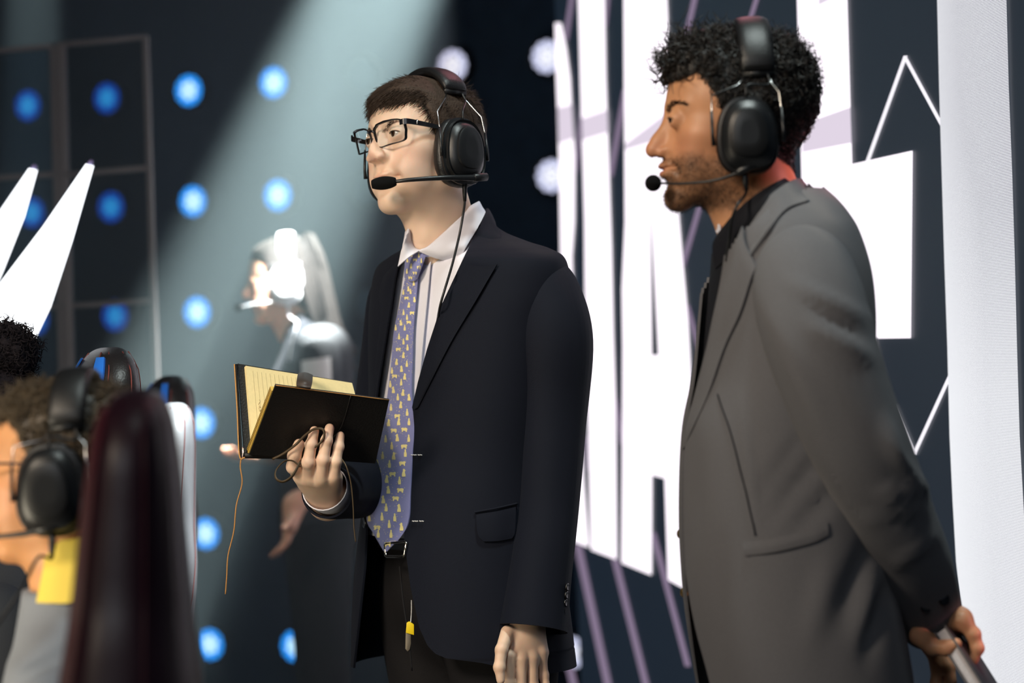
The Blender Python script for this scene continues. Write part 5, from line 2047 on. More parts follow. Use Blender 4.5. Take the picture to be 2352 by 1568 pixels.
def held_book2():
    """slim dark notebook held behind the back"""
    a, b = P(2190, 1466, 3.415), P(2300, 1640, 3.36)
    L = (b - a).normalized()
    wd = (Vector((0.3, 0.9, -0.1)) - L * Vector((0.3, 0.9, -0.1)).dot(L)).normalized()
    nm = L.cross(wd).normalized()
    Mx = Matrix((L, wd, nm)).transposed()
    root = thing('notebook', 'dark grey closed notebook held behind the back of the man in grey blazer', 'notebook', a)
    c = a + L * 0.095
    M_cover = mat('charcoal_book_cover', (70, 66, 70), rough=0.45, spec=0.5)
    M_page = mat('pale_page_edges', (196, 190, 192), rough=0.7, grain=0.15, scale=400)
    for s, nme in ((-1, 'cover'), (1, 'cover')):
        MB().box(c + nm * s * 0.0085, (0.20, 0.135, 0.003), Mx).build(nme, M_cover, root, bevel=0.001)
    MB().box(c, (0.194, 0.128, 0.0135), Mx).build('pages', M_page, root, bevel=0.0006)
    MB().box(c + wd * 0.066, (0.20, 0.0035, 0.0195), Mx).build('spine', M_cover, root, bevel=0.001)


held_book2()
# ------------------------------------------------------------------ open leather notebook
M_leather = mat('black_book_leather', (26, 25, 25), rough=0.5, spec=0.4, bump=0.35, scale=350, grain=0.15)
M_tan = mat('tan_leather_edge', (188, 136, 76), rough=0.6, spec=0.3, grain=0.15, scale=300)
M_loop = mat('brown_leather_loop', (62, 52, 46), rough=0.5)
M_cord = mat('dark_leather_cord', (70, 56, 36), rough=0.5, spec=0.4)
M_paper = mat('cream_paper', (240, 222, 168), rough=0.85, spec=0.1, grain=0.04, scale=200)
M_paperedge = mat('yellow_page_edge', (228, 190, 96), rough=0.8, spec=0.1, grain=0.25, scale=900)
M_ink = mat('grey_ink', (196, 180, 138), rough=0.8)


def leaf(tl, tr, br, bl, th, nu=10, nv=8, bow=0.0, nrm=None):
    """bent quad as a thick sheet; returns verts, faces of a closed slab"""
    top, V = [], []
    n = nrm if nrm is not None else (tr - tl).cross(bl - tl).normalized()
    for s in (0, 1):
        for i in range(nv + 1):
            b = i / nv
            for j in range(nu + 1):
                a = j / nu
                p = (tl * (1 - a) + tr * a) * (1 - b) + (bl * (1 - a) + br * a) * b
                V.append(p + n * (bow * math.sin(math.pi * b) + th * s))
    k = (nu + 1) * (nv + 1)
    F = []
    for i in range(nv):
        for j in range(nu):
            q = i * (nu + 1) + j
            F.append((q, q + 1, q + nu + 2, q + nu + 1))
            F.append((k + q, k + q + nu + 1, k + q + nu + 2, k + q + 1))
    for i in range(nv):
        for j in (0, nu):
            q = i * (nu + 1) + j
            F.append((q, q + nu + 1, q + nu + 1 + k, q + k))
    for j in range(nu):
        for i in (0, nv):
            q = i * (nu + 1) + j
            F.append((q, q + 1, q + 1 + k, q + k))
    return V, F


def notebook():
    root = thing('notebook', 'open black leather notebook with cream pages in the hand of the navy-suited man', 'notebook', P(700, 1000, 3.87))
    B = [P(545, 836, 3.935), P(797, 878, 4.03), P(842, 1044, 3.965), P(560, 1044, 3.872)]
    Fr = [P(633, 884, 3.785), P(894, 918, 3.875), P(862, 1064, 3.935), P(573, 1044, 3.866)]
    nB = (B[1] - B[0]).cross(B[3] - B[0]).normalized()
    if nB.y > 0: nB = -nB
    nF = (Fr[1] - Fr[0]).cross(Fr[3] - Fr[0]).normalized()
    if nF.y > 0: nF = -nF

    def mk(name, q, th, n, m, parent, bow=0.0):
        v, f = leaf(q[0], q[1], q[2], q[3], th, bow=bow, nrm=n)
        me = mesh(v, f)
        bm = bmesh.new(); bm.from_mesh(me); bmesh.ops.recalc_face_normals(bm, faces=bm.faces); bm.to_mesh(me); bm.free()
        sharp(me, 0.8)
        return link(name, me, m, parent)
    mk('back_cover', B, 0.0026, nB, M_leather, root)
    ins = lambda q, a, b, c, d: [q[0].lerp(q[1], a).lerp(q[3].lerp(q[2], a), b), q[1].lerp(q[0], c).lerp(q[2].lerp(q[3], c), b), q[2].lerp(q[3], c).lerp(q[1].lerp(q[0], c), d), q[3].lerp(q[2], a).lerp(q[0].lerp(q[1], a), d)]
    pb = ins(B, 0.055, 0.03, -0.02, 0.0)
    pb = [p + nB * 0.0026 for p in pb]
    pages = mk('back_pages', pb, 0.006, nB, M_paper, root)
    # ruled lines and a few pencilled words on the visible page
    m = MB()
    for k in range(1, 14):
        a = k / 14
        p0 = pb[0].lerp(pb[1], a * 0.55 + 0.02) + nB * 0.0064
        p1 = pb[3].lerp(pb[2], a * 0.55 + 0.02) + nB * 0.0064
        vv, ff = tube_vf([p0.lerp(p1, 0.05), p0.lerp(p1, 0.97)], 0.00016, 4)
        m.add(vv, ff)
    r = random.Random(5)
    for wline in (0.10, 0.16):
        p = None
        for k in range(26):
            a, b = wline * 0.9 + r.uniform(-.012, .012), 0.38 + k * 0.009
            q = (pb[0].lerp(pb[1], a)).lerp(pb[3].lerp(pb[2], a), b) + nB * 0.0065
            if p is not None and r.random() > 0.12:
                vv, ff = tube_vf([p, q], 0.0003, 4)
                m.add(vv, ff)
            p = q
    st = m.build('ruled_lines', M_ink, pages)
    st['kind'] = 'stuff'
    mk('front_cover', Fr, -0.0030, -nF * -1, M_leather, root)
    pf = ins(Fr, -0.008, 0.10, 0.05, 0.0)
    pf = [p - nF * 0.0036 for p in pf]
    fp = mk('front_pages', pf, -0.0105, nF, M_paperedge, root)
    # signature lines along the page edges
    for k in range(3):
        off = -0.0025 - k * 0.003
        e = [pf[0].lerp(pf[1], -0.002) + nF * off, pf[3].lerp(pf[2], -0.002) + nF * off]
        tube('page_gap', e, 0.00035, M_cord, fp, sides=5)
    # folded leather spine with its pale cut edge
    sp = patch('spine', [[B[0] + Vector((-.001, .003, 0)), B[3] + Vector((-.003, .003, 0))], [B[0] + Vector((-.0036, -.004, 0)), B[3] + Vector((-.006, -.004, -.002))], [B[0] + Vector((-.001, -.009, -.002)), B[3] + Vector((-.002, -.012, -.003))]], 10, 12, 0.0016, M_leather, root)
    tube('cut_edge', [B[0] + Vector((-.0040, -.006, .0)), B[0].lerp(B[3], .5) + Vector((-.0046, -.008, 0)), B[3] + Vector((-.0060, -.010, 0)), B[3] + Vector((.003, -.014, -.004))], 0.0012, M_tan, sp, n=16, sides=6)
    # the fold along the bottom
    tube('bottom_fold', [B[3] + Vector((0, 0, -.001)), B[3].lerp(B[2], 0.5) + Vector((0, -.002, -.002)), B[2]], 0.0052, M_leather, root, n=14, sides=10)
    # flap seam on the front cover and the tan cut edge on top
    g = lambda a, b, o=0.0016: Fr[0].lerp(Fr[1], a).lerp(Fr[3].lerp(Fr[2], a), b) + nF * o
    tube('flap_edge', [g(.655, .0), g(.655, .3), g(.645, .50), g(.600, .66), g(.52, .80)], 0.0009, M_leather, root, n=18, sides=6)
    tube('cut_edge', [g(.0, -.003, .001), g(.5, -.003, .001), g(1.0, -.003, .001)], 0.0007, M_tan, root, n=10, sides=6)
    # pen loop that spans the opening
    patch('pen_loop', [[P(686, 858, 3.97), P(702, 856, 3.96), P(718, 862, 3.97)], [P(684, 862, 3.88), P(700, 860, 3.87), P(718, 865, 3.88)], [P(682, 872, 3.80), P(700, 873, 3.79), P(717, 877, 3.80)], [P(681, 886, 3.778), P(698, 889, 3.776), P(714, 891, 3.780)]], 18, 8, 0.002, M_loop, root)
    # cords
    tube('bookmark_ribbon', [B[3] + Vector((-.003, -.008, -.002)), P(552, 1072, 3.86), P(556, 1110, 3.86), P(543, 1160, 3.86), P(537, 1220, 3.86), P(524, 1275, 3.86), P(521, 1320, 3.86), P(518, 1364, 3.86)], 0.0011, M_tan, root, n=50, sides=6)
    tube('wrap_cord', [P(626, 1054, 3.84), P(650, 1042, 3.835), P(680, 1020, 3.83), P(700, 1000, 3.835), P(722, 985, 3.84), P(742, 986, 3.84), P(744, 1004, 3.84), P(730, 1022, 3.84), P(712, 1030, 3.845)], 0.0013, M_cord, root, n=50, sides=6, r2=0.0022)
    tube('wrap_cord', [P(690, 1060, 3.82), P(672, 1092, 3.80), P(650, 1106, 3.80), P(634, 1098, 3.80), P(634, 1080, 3.81), P(652, 1060, 3.82), P(672, 1058, 3.825), P(690, 1072, 3.825)], 0.0012, M_cord, root, n=50, sides=6, r2=0.0026)
    tube('wrap_cord', [P(784, 1052, 3.86), P(796, 1072, 3.85), P(806, 1110, 3.85), P(811, 1160, 3.85), P(813, 1210, 3.85), P(817, 1244, 3.85)], 0.0011, M_cord, root, n=40, sides=6)
    return root


notebook()


def key_tag():
    root = thing('key_tag', 'yellow and grey tag on a thin cord at the navy-suited man\'s thigh', 'tag', P(942, 1460, 3.97))
    M_y = mat('yellow_plastic', (238, 206, 24), rough=0.4)
    M_s = mat('worn_steel', (150, 140, 124), rough=0.4, metal=0.7)
    tube('cord', [P(945, 1378, 3.985), P(945, 1405, 3.978), P(943, 1432, 3.97)], 0.0008, M_thread, root, n=10, sides=6)
    def plate(name, pts, Y, th, m):
        f = [P(x, y, Y) for x, y in pts]
        b = [p + Vector((0, th, 0)) for p in f]
        n = len(f)
        return MB().add(f + b, [tuple(range(n)), tuple(range(2 * n - 1, n - 1, -1))] + [(i, i + n, (i + 1) % n + n, (i + 1) % n) for i in range(n)]).build(name, m, root, smooth=False, bevel=0.0006)
    plate('sleeve', [(934, 1430), (940, 1427), (951, 1434), (951, 1458), (932, 1453)], 3.968, 0.007, M_y)
    plate('tongue', [(932, 1450), (944, 1455), (944, 1478), (941, 1492), (936, 1496), (931, 1490)], 3.971, 0.003, M_s)
    return root


key_tag()
# ------------------------------------------------------------------ racing-style chairs
def gaming_chair(label, loc, yaw, main, inlay, stitch, scale=1.0, recline=8, group='racing-style chairs of the players'):
    root = thing('gaming_chair', label, 'chair', loc, group)
    M = Matrix.Translation(loc) @ Matrix.Rotation(-math.radians(yaw), 4, 'Z') @ Matrix.Diagonal((scale,) * 3).to_4x4()
    top = lambda z: max(0.0005, 1 - (max(0.0, z - 1.235) / 0.103) ** 2.6) ** (1 / 2.6)
    w = lambda z: float(np.interp(z, [.42, .50, .62, .78, .90, .98, 1.04, 1.12, 1.24, 1.30, 1.335], [.20, .24, .255, .27, .285, .27, .215, .165, .150, .150, .150])) * top(z)
    dz = lambda z: float(np.interp(z, [.5, .98, 1.03, 1.1, 1.2, 1.28], [.060, .072, .070, .060, .050, .042]))
    y0 = lambda z: 0.19 + (z - 0.45) * math.tan(math.radians(recline))
    zs = np.concatenate([np.linspace(.42, 1.235, 34), 1.235 + 0.103 * np.sin(np.linspace(0.12, math.pi / 2, 14)) ** (1 / 1.3)])
    tt = np.linspace(0, 2 * math.pi, 44, endpoint=False)
    V = []
    for z in zs:
        a = w(z)
        e = top(z)
        d = dz(z) * (0.06 + 0.94 * e)
        bol = 0.050 * np.interp(z, [.42, .6, .8, .95, 1.05, 1.3], [.6, 1, .5, .9, .25, .1])
        for t in tt:
            s, c = math.sin(t), math.cos(t)
            x = a * np.sign(s) * abs(s) ** 0.75
            y = -d * np.sign(c) * abs(c) ** 0.7
            y -= bol * (abs(x) / max(a, .01)) ** 3
            V.append(M @ Vector((x, y0(z) + y, z)))
    n = len(zs)
    f = grid_faces(n, 44, True) + [tuple(range(43, -1, -1)), tuple((n - 1) * 44 + i for i in range(44))]
    back = link('backrest', mesh(V, f), main, root)
    # coloured inlays on the front face of the wings and the headrest
    for s in (-1, 1):
        rows = []
        for z in np.linspace(1.00, 1.322, 18):
            a, e = w(z), top(z)
            d = dz(z) * (0.06 + 0.94 * e)
            r = []
            for u in (.66, .80, .93):
                x = s * a * u
                bol = 0.050 * np.interp(z, [.95, 1.05, 1.3], [.9, .25, .1])
                yy = -d * max(0, 1 - u ** 2.7) ** 0.36 - bol * u ** 3
                r.append(M @ Vector((x, y0(z) + yy - .004, z)))
            rows.append(r)
        patch('side_inlay', rows, 24, 6, 0.003 * scale, inlay, back)
        # stitched piping around the outer edge, front and back
        for q, k in ((-1, .30), (1, .30), (-1, .8), (1, .8)):
            pts = []
            for z in np.linspace(.50, 1.33, 34):
                a, e = w(z), top(z)
                d = dz(z) * (0.06 + 0.94 * e)
                bol = 0.050 * np.interp(z, [.42, .6, .8, .95, 1.05, 1.3], [.6, 1, .5, .9, .25, .1])
                c = k
                x = s * a * (1 - c ** 2) ** 0.375
                pts.append(M @ Vector((x * 1.006, y0(z) + q * d * c ** 0.7 * 1.05 - bol * (abs(x) / a) ** 3, z)))
            tube('piping', pts, 0.0010 * scale, stitch, back, n=60, sides=6)
    # lumbar and head cushions are part of the shape; seat, base and castors
    g = SDF((-.30, -.32, .34), (.30, .26, .56), 0.014)
    d = g.ell((0, -.02, .445), (.25, .27, .06))
    d = smin(d, g.cone((-.23, -.22, .46), (-.23, .16, .47), .045, .05), .05)
    d = smin(d, g.cone((.23, -.22, .46), (.23, .16, .47), .045, .05), .05)
    v, ff = g.mesh(d)
    link('seat', big_mesh(xf(relax(v, ff, 2), M), ff), main, root)
    hd = bpy.data.materials['black_satin_plastic']
    v, ff = tube_vf([M @ Vector((0, 0, z)) for z in (.07, .2, .2, .40)], [.035 * scale, .035 * scale, .025 * scale, .025 * scale], 16)
    link('gas_lift', mesh(v, ff), hd, root)
    for k in range(5):
        a = k * 2 * math.pi / 5 + .3
        e = Vector((.29 * math.cos(a), .29 * math.sin(a), .085))
        v, ff = tube_vf([M @ Vector((0, 0, .115)), M @ (e * .6 + Vector((0, 0, .05))), M @ e], [.030 * scale, .026 * scale, .020 * scale], 10)
        link('base_arm', mesh(v, ff), hd, root)
        q = Vector((-math.sin(a), math.cos(a), 0)) * .022
        c = Vector((e.x, e.y, .032))
        v, ff = tube_vf([M @ (c - q), M @ (c + q)], .031 * scale, 16)
        link('castor', mesh(v, ff), hd, root)
    for s in (-1, 1):
        v, ff = tube_vf([M @ Vector((s * .27, .08, .42)), M @ Vector((s * .33, .08, .44)), M @ Vector((s * .33, .06, .64))], [.018 * scale] * 3, 10)
        link('armrest_post', mesh(v, ff), hd, root)
        me = MB().box((0, 0, 0), (.08, .25, .03)).me()
        me.transform(M @ Matrix.Translation((s * .33, .02, .655)))
        link('armrest_pad', me, hd, root)
    return root


M_chair_black = mat('black_chair_leatherette', (30, 28, 30), rough=0.38, spec=0.5, bump=0.25, scale=300)
M_chair_maroon = mat('maroon_chair_leatherette', (40, 17, 29), rough=0.42, spec=0.5, bump=0.25, scale=300)
M_chair_grey = mat('grey_chair_leatherette', (150, 152, 156), rough=0.4, spec=0.5, bump=0.25, scale=300)
M_inlay_blue = mat('blue_inlay', (36, 110, 214), rough=0.5)
M_inlay_red = mat('wine_red_inlay', (66, 20, 34), rough=0.45)
M_red_stitch = mat('red_stitching', (112, 46, 42), rough=0.6)


def seat_at(px, py_top, Y, yaw, recline=8):
    """ground point of a chair whose backrest top shows at a pixel"""
    p = P(px, py_top, Y)
    s = p.z / 1.336
    b = Matrix.Rotation(-math.radians(yaw), 3, 'Z') @ Vector((0, (0.19 + 0.886 * math.tan(math.radians(recline))) * s, 0))
    return Vector((p.x - b.x, p.y - b.y, 0)), s


_c, _s = seat_at(318, 896, 2.48, 84, 3)
gaming_chair('blurred maroon racing-style chair back, nearest the camera at lower left', _c, 84, M_chair_maroon, M_inlay_red, M_inlay_red, _s, 3)
_c, _s = seat_at(252, 800, 3.95, 70)
gaming_chair('black racing-style chair with blue inlay and red stitching, its headrest above the maroon chair', _c, 70, M_chair_black, M_inlay_blue, M_red_stitch, _s)
_c, _s = seat_at(402, 926, 4.5, 76)
gaming_chair('pale grey racing-style chair with red piping glaring in the light, behind the maroon chair', _c, 78, M_chair_grey, M_chair_grey, M_red_stitch, _s)
_c, _s = seat_at(396, 864, 5.1, 72)
gaming_chair('black racing-style chair with blue stripe, its headrest farthest back of the chairs', _c, 72, M_chair_black, M_inlay_blue, M_red_stitch, _s)
# ------------------------------------------------------------------ seated players and the woman in the beam
M_tee = mat('grey_blue_tee', (122, 128, 138), rough=0.85, bump=0.3, scale=500, grain=0.1)
M_tee_dark = mat('dark_tee', (30, 33, 40), rough=0.85, bump=0.3, scale=500, grain=0.1)
M_hair_seated = mat('dark_blond_curls', (74, 62, 46), rough=0.5, spec=0.4, grain=0.3, scale=200)
M_hair_long = mat('long_dark_hair', (46, 42, 40), rough=0.4, spec=0.5, grain=0.3, scale=120)
M_yellow = mat('yellow_lit_neck', (232, 206, 84), rough=0.7)  # yellow light on the nape put into the colour
M_patch = mat('white_sleeve_patch', (236, 236, 236), rough=0.7)


def seated(label, HM, skin_rgb, hair_m, tee_m, base, yaw, skin_m, hair_thick=0.012, curl_n=1500, bun=False, beard=False, collar=False):
    root = thing('person', label, 'person', Vector((base[0], base[1], 0)))
    hv, hf = head_sdf(0.003, neck_end=(0, 0.012, -0.232), neck_r=0.060, ears=False, flat=0.008, lid=0.0036)
    col = skin_colors(hv, skin_rgb, (170, 104, 92), (200, 132, 104))
    tab = [(0, 0.056), (25, 0.054), (42, 0.058), (54, 0.046), (64, 0.020), (72, -0.010), (84, -0.02), (104, -0.03), (135, -0.066), (180, -0.082)]
    k = np.clip(hair_line(hv, tab) / 0.006 + 0.5, 0, 1)[:, None]
    col = col * (1 - k) + np.array(lin((52, 44, 36))) * k
    parts, cols = [(xf(hv, HM), hf)], [col]
    v, f = curls(hv, hf, tab, curl_n, 15, lambda v: hair_thick + 0 * v[:, 0], 0.018, 0.0045, 0.0013, lambda p: 0.014 - 0.008 * np.exp(-((p[:, 1] - 0.022) / 0.03) ** 2) * (p[:, 2] > 0.02), turns=1.4, seg=9)
    extra = [(v, f)]
    if bun:
        g = SDF((-.07, -.02, .04), (.07, .14, .19), 0.005)
        d = g.ell((0, .065, .115), (.048, .050, .046))
        bv, bf = g.mesh(d)
        bv = bv + 0.004 * noise3(bv, 130, 3)[:, None] * vnormals(bv, bf)
        bn = vnormals(bv, bf)
        if ((bv - bv.mean(0)) * bn).sum() < 0: bn = -bn
        rp, k = sample_faces(bv, bf, 700, 6)
        nn = bn[np.asarray(bf)[k][:, 0]]
        extra.append(strands(rp - nn * .003, nn + .8 * npr.randn(700, 3), np.full(700, .016), .0013, seg=9, curl=.0045, turns=1.4, seed=9))
        extra.append((bv, bf))
    v, f = join_vf(extra)
    link('hair', big_mesh(xf(v, HM), f), hair_m, root)
    for s in (-1, 1):
        link('eye', eye_ball((s * 0.0325, -0.0775, 0.0), (0, -1, 0), M=HM), EYE, root)
    neck = HM @ Vector((0, 0.012, -0.20))
    zs = neck.z
    B = Matrix.Translation((base[0], base[1], 0)) @ Matrix.Rotation(-math.radians(yaw), 4, 'Z')
    F = Form([(zs + .045, .066, .066, .066, 0, 0, 2), (zs + .012, .080, .072, .072, 0, 0, 2), (zs - .02, .125, .082, .082, 0, 0.005, 2), (zs - .045, .165, .095, .10, 0, .012, 2.1), (zs - .09, .195, .108, .115, 0, .02, 2.2),
              (zs - .2, .195, .118, .118, 0, .03, 2.3), (zs - .4, .175, .125, .11, 0, .03, 2.3), (zs - .62, .185, .13, .12, 0, .03, 2.3)], B, 40)
    v, f = F.closed(48)
    v = v + 0.003 * noise3(v, 14, 2)[:, None]
    tee = link('tee_shirt', mesh(v, f), tee_m, root)
    Bn = np.array(B)
    loc = lambda x, y, z: Vector(Bn[:3, :3] @ np.array([x, y, z]) + Bn[:3, 3])
    for s in (-1, 1):
        c = [tuple(loc(s * x, y, z)) + (r,) for x, y, z, r in ((.140, .01, zs - .065, .02), (.155, .01, zs - .07, .042), (.185, .01, zs - .10, .058), (.215, .01, zs - .18, .062), (.232, .0, zs - .30, .060))]
        sleeve('sleeve', c, tee_m, tee, n=24, sides=24)
        v, f = tube_vf(cr([loc(s * .19, .01, zs - .11), loc(s * .235, .0, zs - .34), loc(s * .20, -.18, zs - .40), loc(s * .15, -.36, zs - .40)], 16), cr([[.046], [.040], [.036], [.026]], 16)[:, 0], 14)
        parts.append((v, [q for q in f if len(q) == 4])); cols.append(np.tile(lin(skin_rgb), (len(v), 1)))
        k0 = loc(s * .145, -.44, zs - .40)
        fing = [(finger_chain(loc(s * .145 + dx, -.435, zs - .40), Bn[:3, :3] @ np.array([0, -1, -.1]), (.040, .026, .02), (8, 20, 16), Bn[:3, :3] @ np.array([1, 0, 0])), (.0095, .0088, .008, .0065)) for dx in (-.03, -.01, .01, .03)]
        fing.append((finger_chain(loc(s * .145 - s * .035, -.39, zs - .41), Bn[:3, :3] @ np.array([-s * .7, -.8, 0]), (.035, .028, .022), (5, 10, 10), (0, 0, 1)), (.0115, .0105, .0095, .0075)))
        hv2, hf2 = hand_sdf([(loc(s * .15, -.36, zs - .40), loc(s * .145 + dx, -.435, zs - .40), .024, .014) for dx in (-.03, -.01, .01, .03)], fing, (loc(s * .15, -.33, zs - .40), loc(s * .15, -.37, zs - .40), .026, .025), 0.003)
        parts.append((hv2, hf2)); cols.append(np.tile(lin(skin_rgb), (len(hv2), 1)))
    if collar:  # coloured band in place of the yellow-lit back of the neck
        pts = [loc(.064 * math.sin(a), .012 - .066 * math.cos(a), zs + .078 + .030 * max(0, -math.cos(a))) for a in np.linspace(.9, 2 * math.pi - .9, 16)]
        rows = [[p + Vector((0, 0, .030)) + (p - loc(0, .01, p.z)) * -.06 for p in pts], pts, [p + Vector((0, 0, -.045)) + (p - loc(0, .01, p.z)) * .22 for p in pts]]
        patch('lit_neck_band', rows, 8, 40, .002, M_yellow, tee)
    # legs folded on the seat
    g = SDF((-.26, -.62, .05), (.26, .18, .66), 0.014)
    d = None
    for s in (-1, 1):
        e = smin(g.cone((s * .09, .03, .57), (s * .13, -.42, .55), .085, .065), g.cone((s * .13, -.42, .55), (s * .13, -.40, .10), .062, .048), .03)
        d = e if d is None else smin(d, e, .03)
    v, f = g.mesh(d)
    link('trousers', big_mesh(xf(relax(v, f, 1), B), f), M_tee_dark, root)
    for s in (-1, 1):
        g = SDF((-.07, -.25, -.02), (.07, .12, .15), .009)
        d = smin(g.ell((0, .02, .05), (.042, .07, .055)), g.cone((0, .03, .04), (0, -.16, .028), .04, .036), .03)
        d = smax(smin(d, g.cone((0, .02, .06), (0, .015, .12), .042, .045), .02), -g.z, .006)
        v, f = g.mesh(d)
        link('shoe', big_mesh(xf(v + np.array([s * .13, -.42, 0]), B), f), M_shoe_, root)
    v, f = join_vf(parts)
    me = big_mesh(v, f)
    paint(me, 'tone', np.vstack(cols))
    link('body', me, skin_m, root)
    return root


M_shoe_ = bpy.data.materials['black_shoe_leather']
HM3 = head_matrix(P(146, 1068, 3.0), 92, 0, 0, 0.98)
_n = HM3 @ Vector((0, 0.012, -0.2))
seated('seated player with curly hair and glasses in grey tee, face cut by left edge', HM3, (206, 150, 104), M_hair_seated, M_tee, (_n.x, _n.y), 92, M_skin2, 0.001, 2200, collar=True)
headset('black headset on the curly-haired seated player at lower left', HM3, HS,
        boom=([(0.108, 0.004, -0.070), (0.104, -0.020, -0.076), (0.094, -0.055, -0.080), (0.070, -0.095, -0.082), (0.048, -0.118, -0.082)], [0.0046, 0.004, 0.003, 0.0026, 0.0024]),
        mic='foam', cable=[(0.102, 0.006, -0.078), (0.102, 0.004, -0.108), P(88, 1280, 2.86), P(50, 1350, 2.83), P(4, 1420, 2.82), P(-40, 1480, 2.82)], bandy=0.022, band=0.116, arc=76, cup=(0.0, 0.004, -0.026), depth=0.050)


def glasses3():
    root = thing('eyeglasses', 'thin dark glasses on the seated player at the left edge', 'glasses', HM3 @ Vector((0.07, -0.08, 0)))
    for s in (-1, 1):
        tube('temple_arm', [HM3 @ Vector(p) for p in ((s * .066, -.096, .008), (s * .074, -.082, .009), (s * .077, -.03, .007), (s * .078, .01, .004))], 0.0019, M_frame, root, n=16, sides=8)
        rim = [HM3 @ Vector((s * (.0345 + q[0]), -.1035 + 6 * max(0, abs(.0345 + q[0]) - .03) ** 2, q[1] - .001)) for q in superring(.027, .018, 28, 3)]
        tube('rim', rim + [rim[0]], 0.0014, M_frame, root, sides=6)
    tube('bridge', [HM3 @ Vector(p) for p in ((-.008, -.104, .004), (0, -.110, .007), (.008, -.104, .004))], .0016, M_frame, root, n=8, sides=6)


glasses3()
HM4 = head_matrix(P(-62, 985, 3.85), 92, 4, 0, 1.0)
_n = HM4 @ Vector((0, 0.05, -0.2))
seated('farther seated player, only dark hair bun and headset in frame', HM4, (190, 140, 108), mat('dark_matte_curls', (22, 18, 24), rough=0.85, spec=0.2, bump=1.0, scale=180, grain=0.4), M_tee_dark, (_n.x, _n.y), 92, M_skin2, 0.008, 900, bun=True)
headset('black headset around the dark bun at the left edge', HM4, HS, bandy=0.02, band=0.128, arc=70, cup=(0.0, 0.004, -0.026))


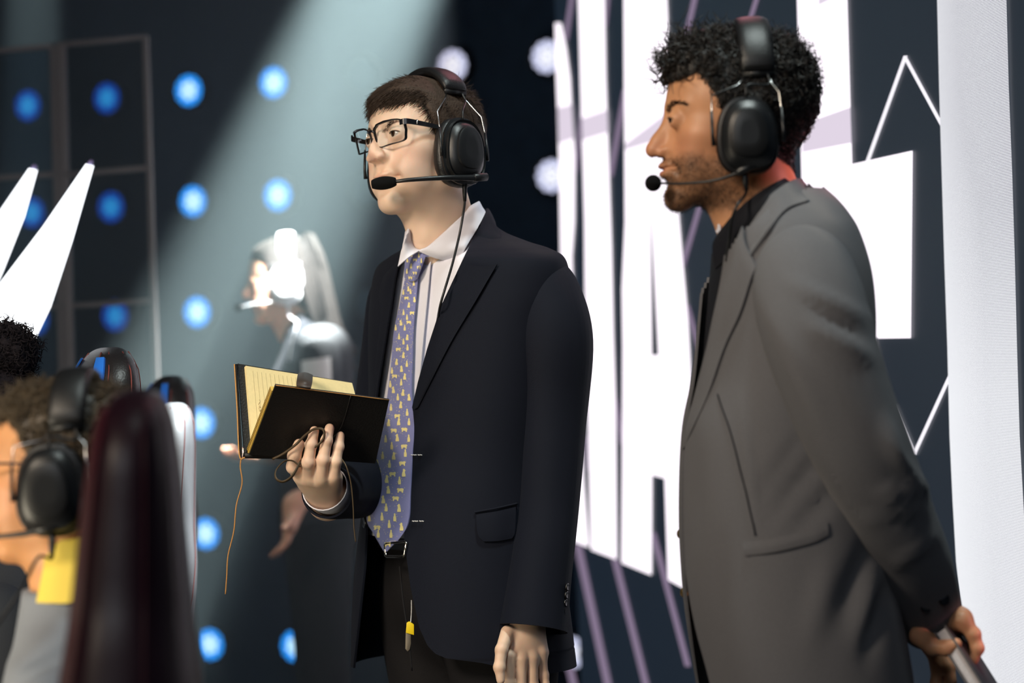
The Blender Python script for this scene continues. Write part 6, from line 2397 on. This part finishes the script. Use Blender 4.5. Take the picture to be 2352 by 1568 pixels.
def woman():
    Y = 6.55
    HM = head_matrix(P(652, 640, Y), 88, 3, 0, 0.97)
    root = thing('person', 'woman with long hair, headset and dark tee, glaringly lit by the light beam', 'person', Vector((P(700, 784, Y).x, Y, 0)))
    hv, hf = head_sdf(0.003, jaw=0.9, nose=0.96, tipr=0.8, brow=0.8, flat=0.010, neck_end=(0, 0.05, -0.22), neck_r=0.046, lid=0.0042)
    col = skin_colors(hv, (224, 178, 150), (190, 110, 104), (224, 150, 130))
    tab = [(0, 0.060), (25, 0.056), (42, 0.052), (54, 0.040), (64, 0.010), (72, -0.03), (84, -0.05), (104, -0.06), (135, -0.090), (180, -0.100)]
    cv, cf, cn = hair_cap(hv, hf, tab, lambda v: 0.012 + 0 * v[:, 0], 4, 0.002, 70)
    parts = [(xf(cv, HM), cf)]
    # long hair down the back
    rs = np.random.RandomState(3)
    for k in range(150):
        a = rs.uniform(-1.25, 1.25)
        x, y = 0.080 * math.sin(a), 0.012 + 0.100 * math.cos(a)
        z0 = 0.03 + rs.uniform(-.02, .05)
        L = rs.uniform(.26, .36)
        p = [HM @ Vector(q) for q in ((x * .8, y * .8, z0 + .04), (x * 1.04, y * 1.04, z0 - .04), (x * 1.0, y + .028, -.13), (x * 1.1 + rs.randn() * .01, y + .045 + rs.randn() * .012, -.22), (x * 1.2 + rs.randn() * .014, y + .05 + rs.randn() * .018, z0 - L))]
        v, f = tube_vf(cr(p, 12), cr([[.0065], [.008], [.007], [.0055], [.001]], 12)[:, 0], 5, False)
        parts.append((v, f))
    v, f = join_vf(parts)
    link('hair', big_mesh(v, f), M_hair_long, root)
    for s in (-1, 1):
        link('eye', eye_ball((s * 0.0325, -0.0775, 0.0), (0, -1, 0), M=HM), EYE, root)
    b = P(712, 800, Y)
    B = Matrix.Translation((b.x, b.y, 0)) @ Matrix.Rotation(-math.radians(80), 4, 'Z')
    Bn = np.array(B)
    loc = lambda x, y, z: Vector(Bn[:3, :3] @ np.array([x, y, z]) + Bn[:3, 3])
    F = Form([(1.475, .055, .055, .055, 0, .0, 2), (1.455, .066, .060, .062, 0, .0, 2), (1.435, .11, .075, .08, 0, .005, 2), (1.41, .150, .088, .095, 0, .01, 2.1), (1.37, .172, .098, .105, 0, .01, 2.2), (1.28, .172, .128, .105, 0, .008, 2.3),
              (1.18, .158, .122, .10, 0, .005, 2.3), (1.08, .15, .108, .105, 0, .01, 2.3), (.98, .168, .115, .125, 0, .02, 2.3), (.92, .18, .12, .135, 0, .02, 2.3)], B, 50)
    v, f = F.closed(56)
    v = v + 0.003 * noise3(v, 14, 2)[:, None]
    tee = link('tee_shirt', mesh(v, f), M_tee_dark, root)
    parts, cols = [(xf(hv, HM), hf)], [col]
    sk = lin((222, 172, 144))
    for s in (-1, 1):
        sh = loc(s * .150, .012, 1.395)
        if s > 0:
            el, wr = P(748, 1078, 6.30), P(676, 1160, 6.25)
        else:
            el, wr = loc(-.22, .10, 1.12), loc(-.10, -.11, 1.10)
        up = sh.lerp(el, .55)
        c = [tuple(q) + (r,) for q, r in ((sh + Vector((0, 0, .012)), .018), (sh, .042), (sh.lerp(el, .12), .052), (sh.lerp(el, .35), .054), (up, .055))]
        sl = sleeve('sleeve', c, M_tee_dark, tee, n=24, sides=24)
        if s > 0:
            cc, dd = sh.lerp(el, .27), (el - sh).normalized()
            nn = Vector((-.2, -1, 0)).normalized()
            sd = dd.cross(nn).normalized()
            R = [[cc + dd * (k - .5) * .10 + sd * 0.0580 * math.sin(a) + nn * .0580 * math.cos(a) for a in np.linspace(-.75, .75, 8)] for k in (0, .5, 1)]
            patch('sleeve_patch', R, 8, 14, .002, M_patch, sl)
        v, f = tube_vf(cr([sh, el, wr], 18), cr([[.040], [.036], [.024]], 18)[:, 0], 14)
        parts.append((v, [q for q in f if len(q) == 4])); cols.append(np.tile(sk, (len(v), 1)))
        d = (wr - el).normalized()
        side = Vector((0, 1, 0)) - d * d.y
        side.normalize()
        if s > 0: d = Vector((-.22, -.1, -1)).normalized()
        kn = [wr + d * .065 + side * o for o in (-.028, -.010, .009, .027)]
        fing = [(finger_chain(k, d, (.034, .024, .018), (8, 22, 20), side), (.0095, .0085, .0075, .006)) for k in kn]
        th = finger_chain(wr.lerp(kn[0], .35) - side * .012, (d - side * .9), (.032, .026, .02), (10, 20, 10), side)
        fing.append((th, (.0115, .010, .009, .007)))
        hv2, hf2 = hand_sdf([(wr, k, .022, .0135) for k in kn], fing, (el.lerp(wr, .85), wr, .026, .023), .0026)
        parts.append((hv2, hf2)); cols.append(np.tile(sk, (len(hv2), 1)))
    v, f = join_vf(parts)
    me = big_mesh(v, f)
    paint(me, 'tone', np.vstack(cols))
    link('body', me, M_skin1, root)
    g = SDF((-.22, -.2, .06), (.22, .24, 1.02), .012)
    d = g.ell((0, .015, .93), (.165, .118, .13))
    for s in (-1, 1):
        e = smin(g.cone((s * .08, .0, .88), (s * .09, .0, .50), .090, .062), g.cone((s * .09, .0, .50), (s * .095, .02, .09), .062, .048), .03)
        d = smin(d, e, .03)
    v, f = g.mesh(smax(d, g.z - 1.0, .01))
    link('trousers', big_mesh(xf(relax(v, f, 1), B), f), M_trouser, root)
    for s in (-1, 1):
        g = SDF((-.07, -.25, -.02), (.07, .12, .15), .009)
        d = smin(g.ell((0, .02, .05), (.038, .066, .052)), g.cone((0, .03, .04), (0, -.14, .028), .036, .033), .03)
        d = smax(smin(d, g.cone((0, .02, .06), (0, .015, .12), .038, .04), .02), -g.z, .006)
        v, f = g.mesh(d)
        link('shoe', big_mesh(xf(v + np.array([s * .095, .02, 0]), B), f), M_shoe_, root)
    HW = dict(HS)
    HW['hard'] = mat('white_headset_plastic', (226, 228, 230), rough=0.35)
    HW['band'] = HW['hard']
    headset('white headset with boom microphone on the woman lit by the beam', HM, HW,
            boom=([(0.104, 0.000, -0.060), (0.103, -0.020, -0.062), (0.094, -0.060, -0.064), (0.070, -0.100, -0.066), (0.050, -0.122, -0.068)], [0.0036, 0.003, 0.0026, 0.0022, 0.002]),
            mic='ball', cable=[(0.098, 0.01, -0.076), (0.098, 0.01, -0.104), P(682, 742, 6.42), P(672, 780, 6.40), P(664, 830, 6.40)], bandy=0.016, band=0.122, arc=72, cup=(0.0, 0.008, -0.020))


woman()
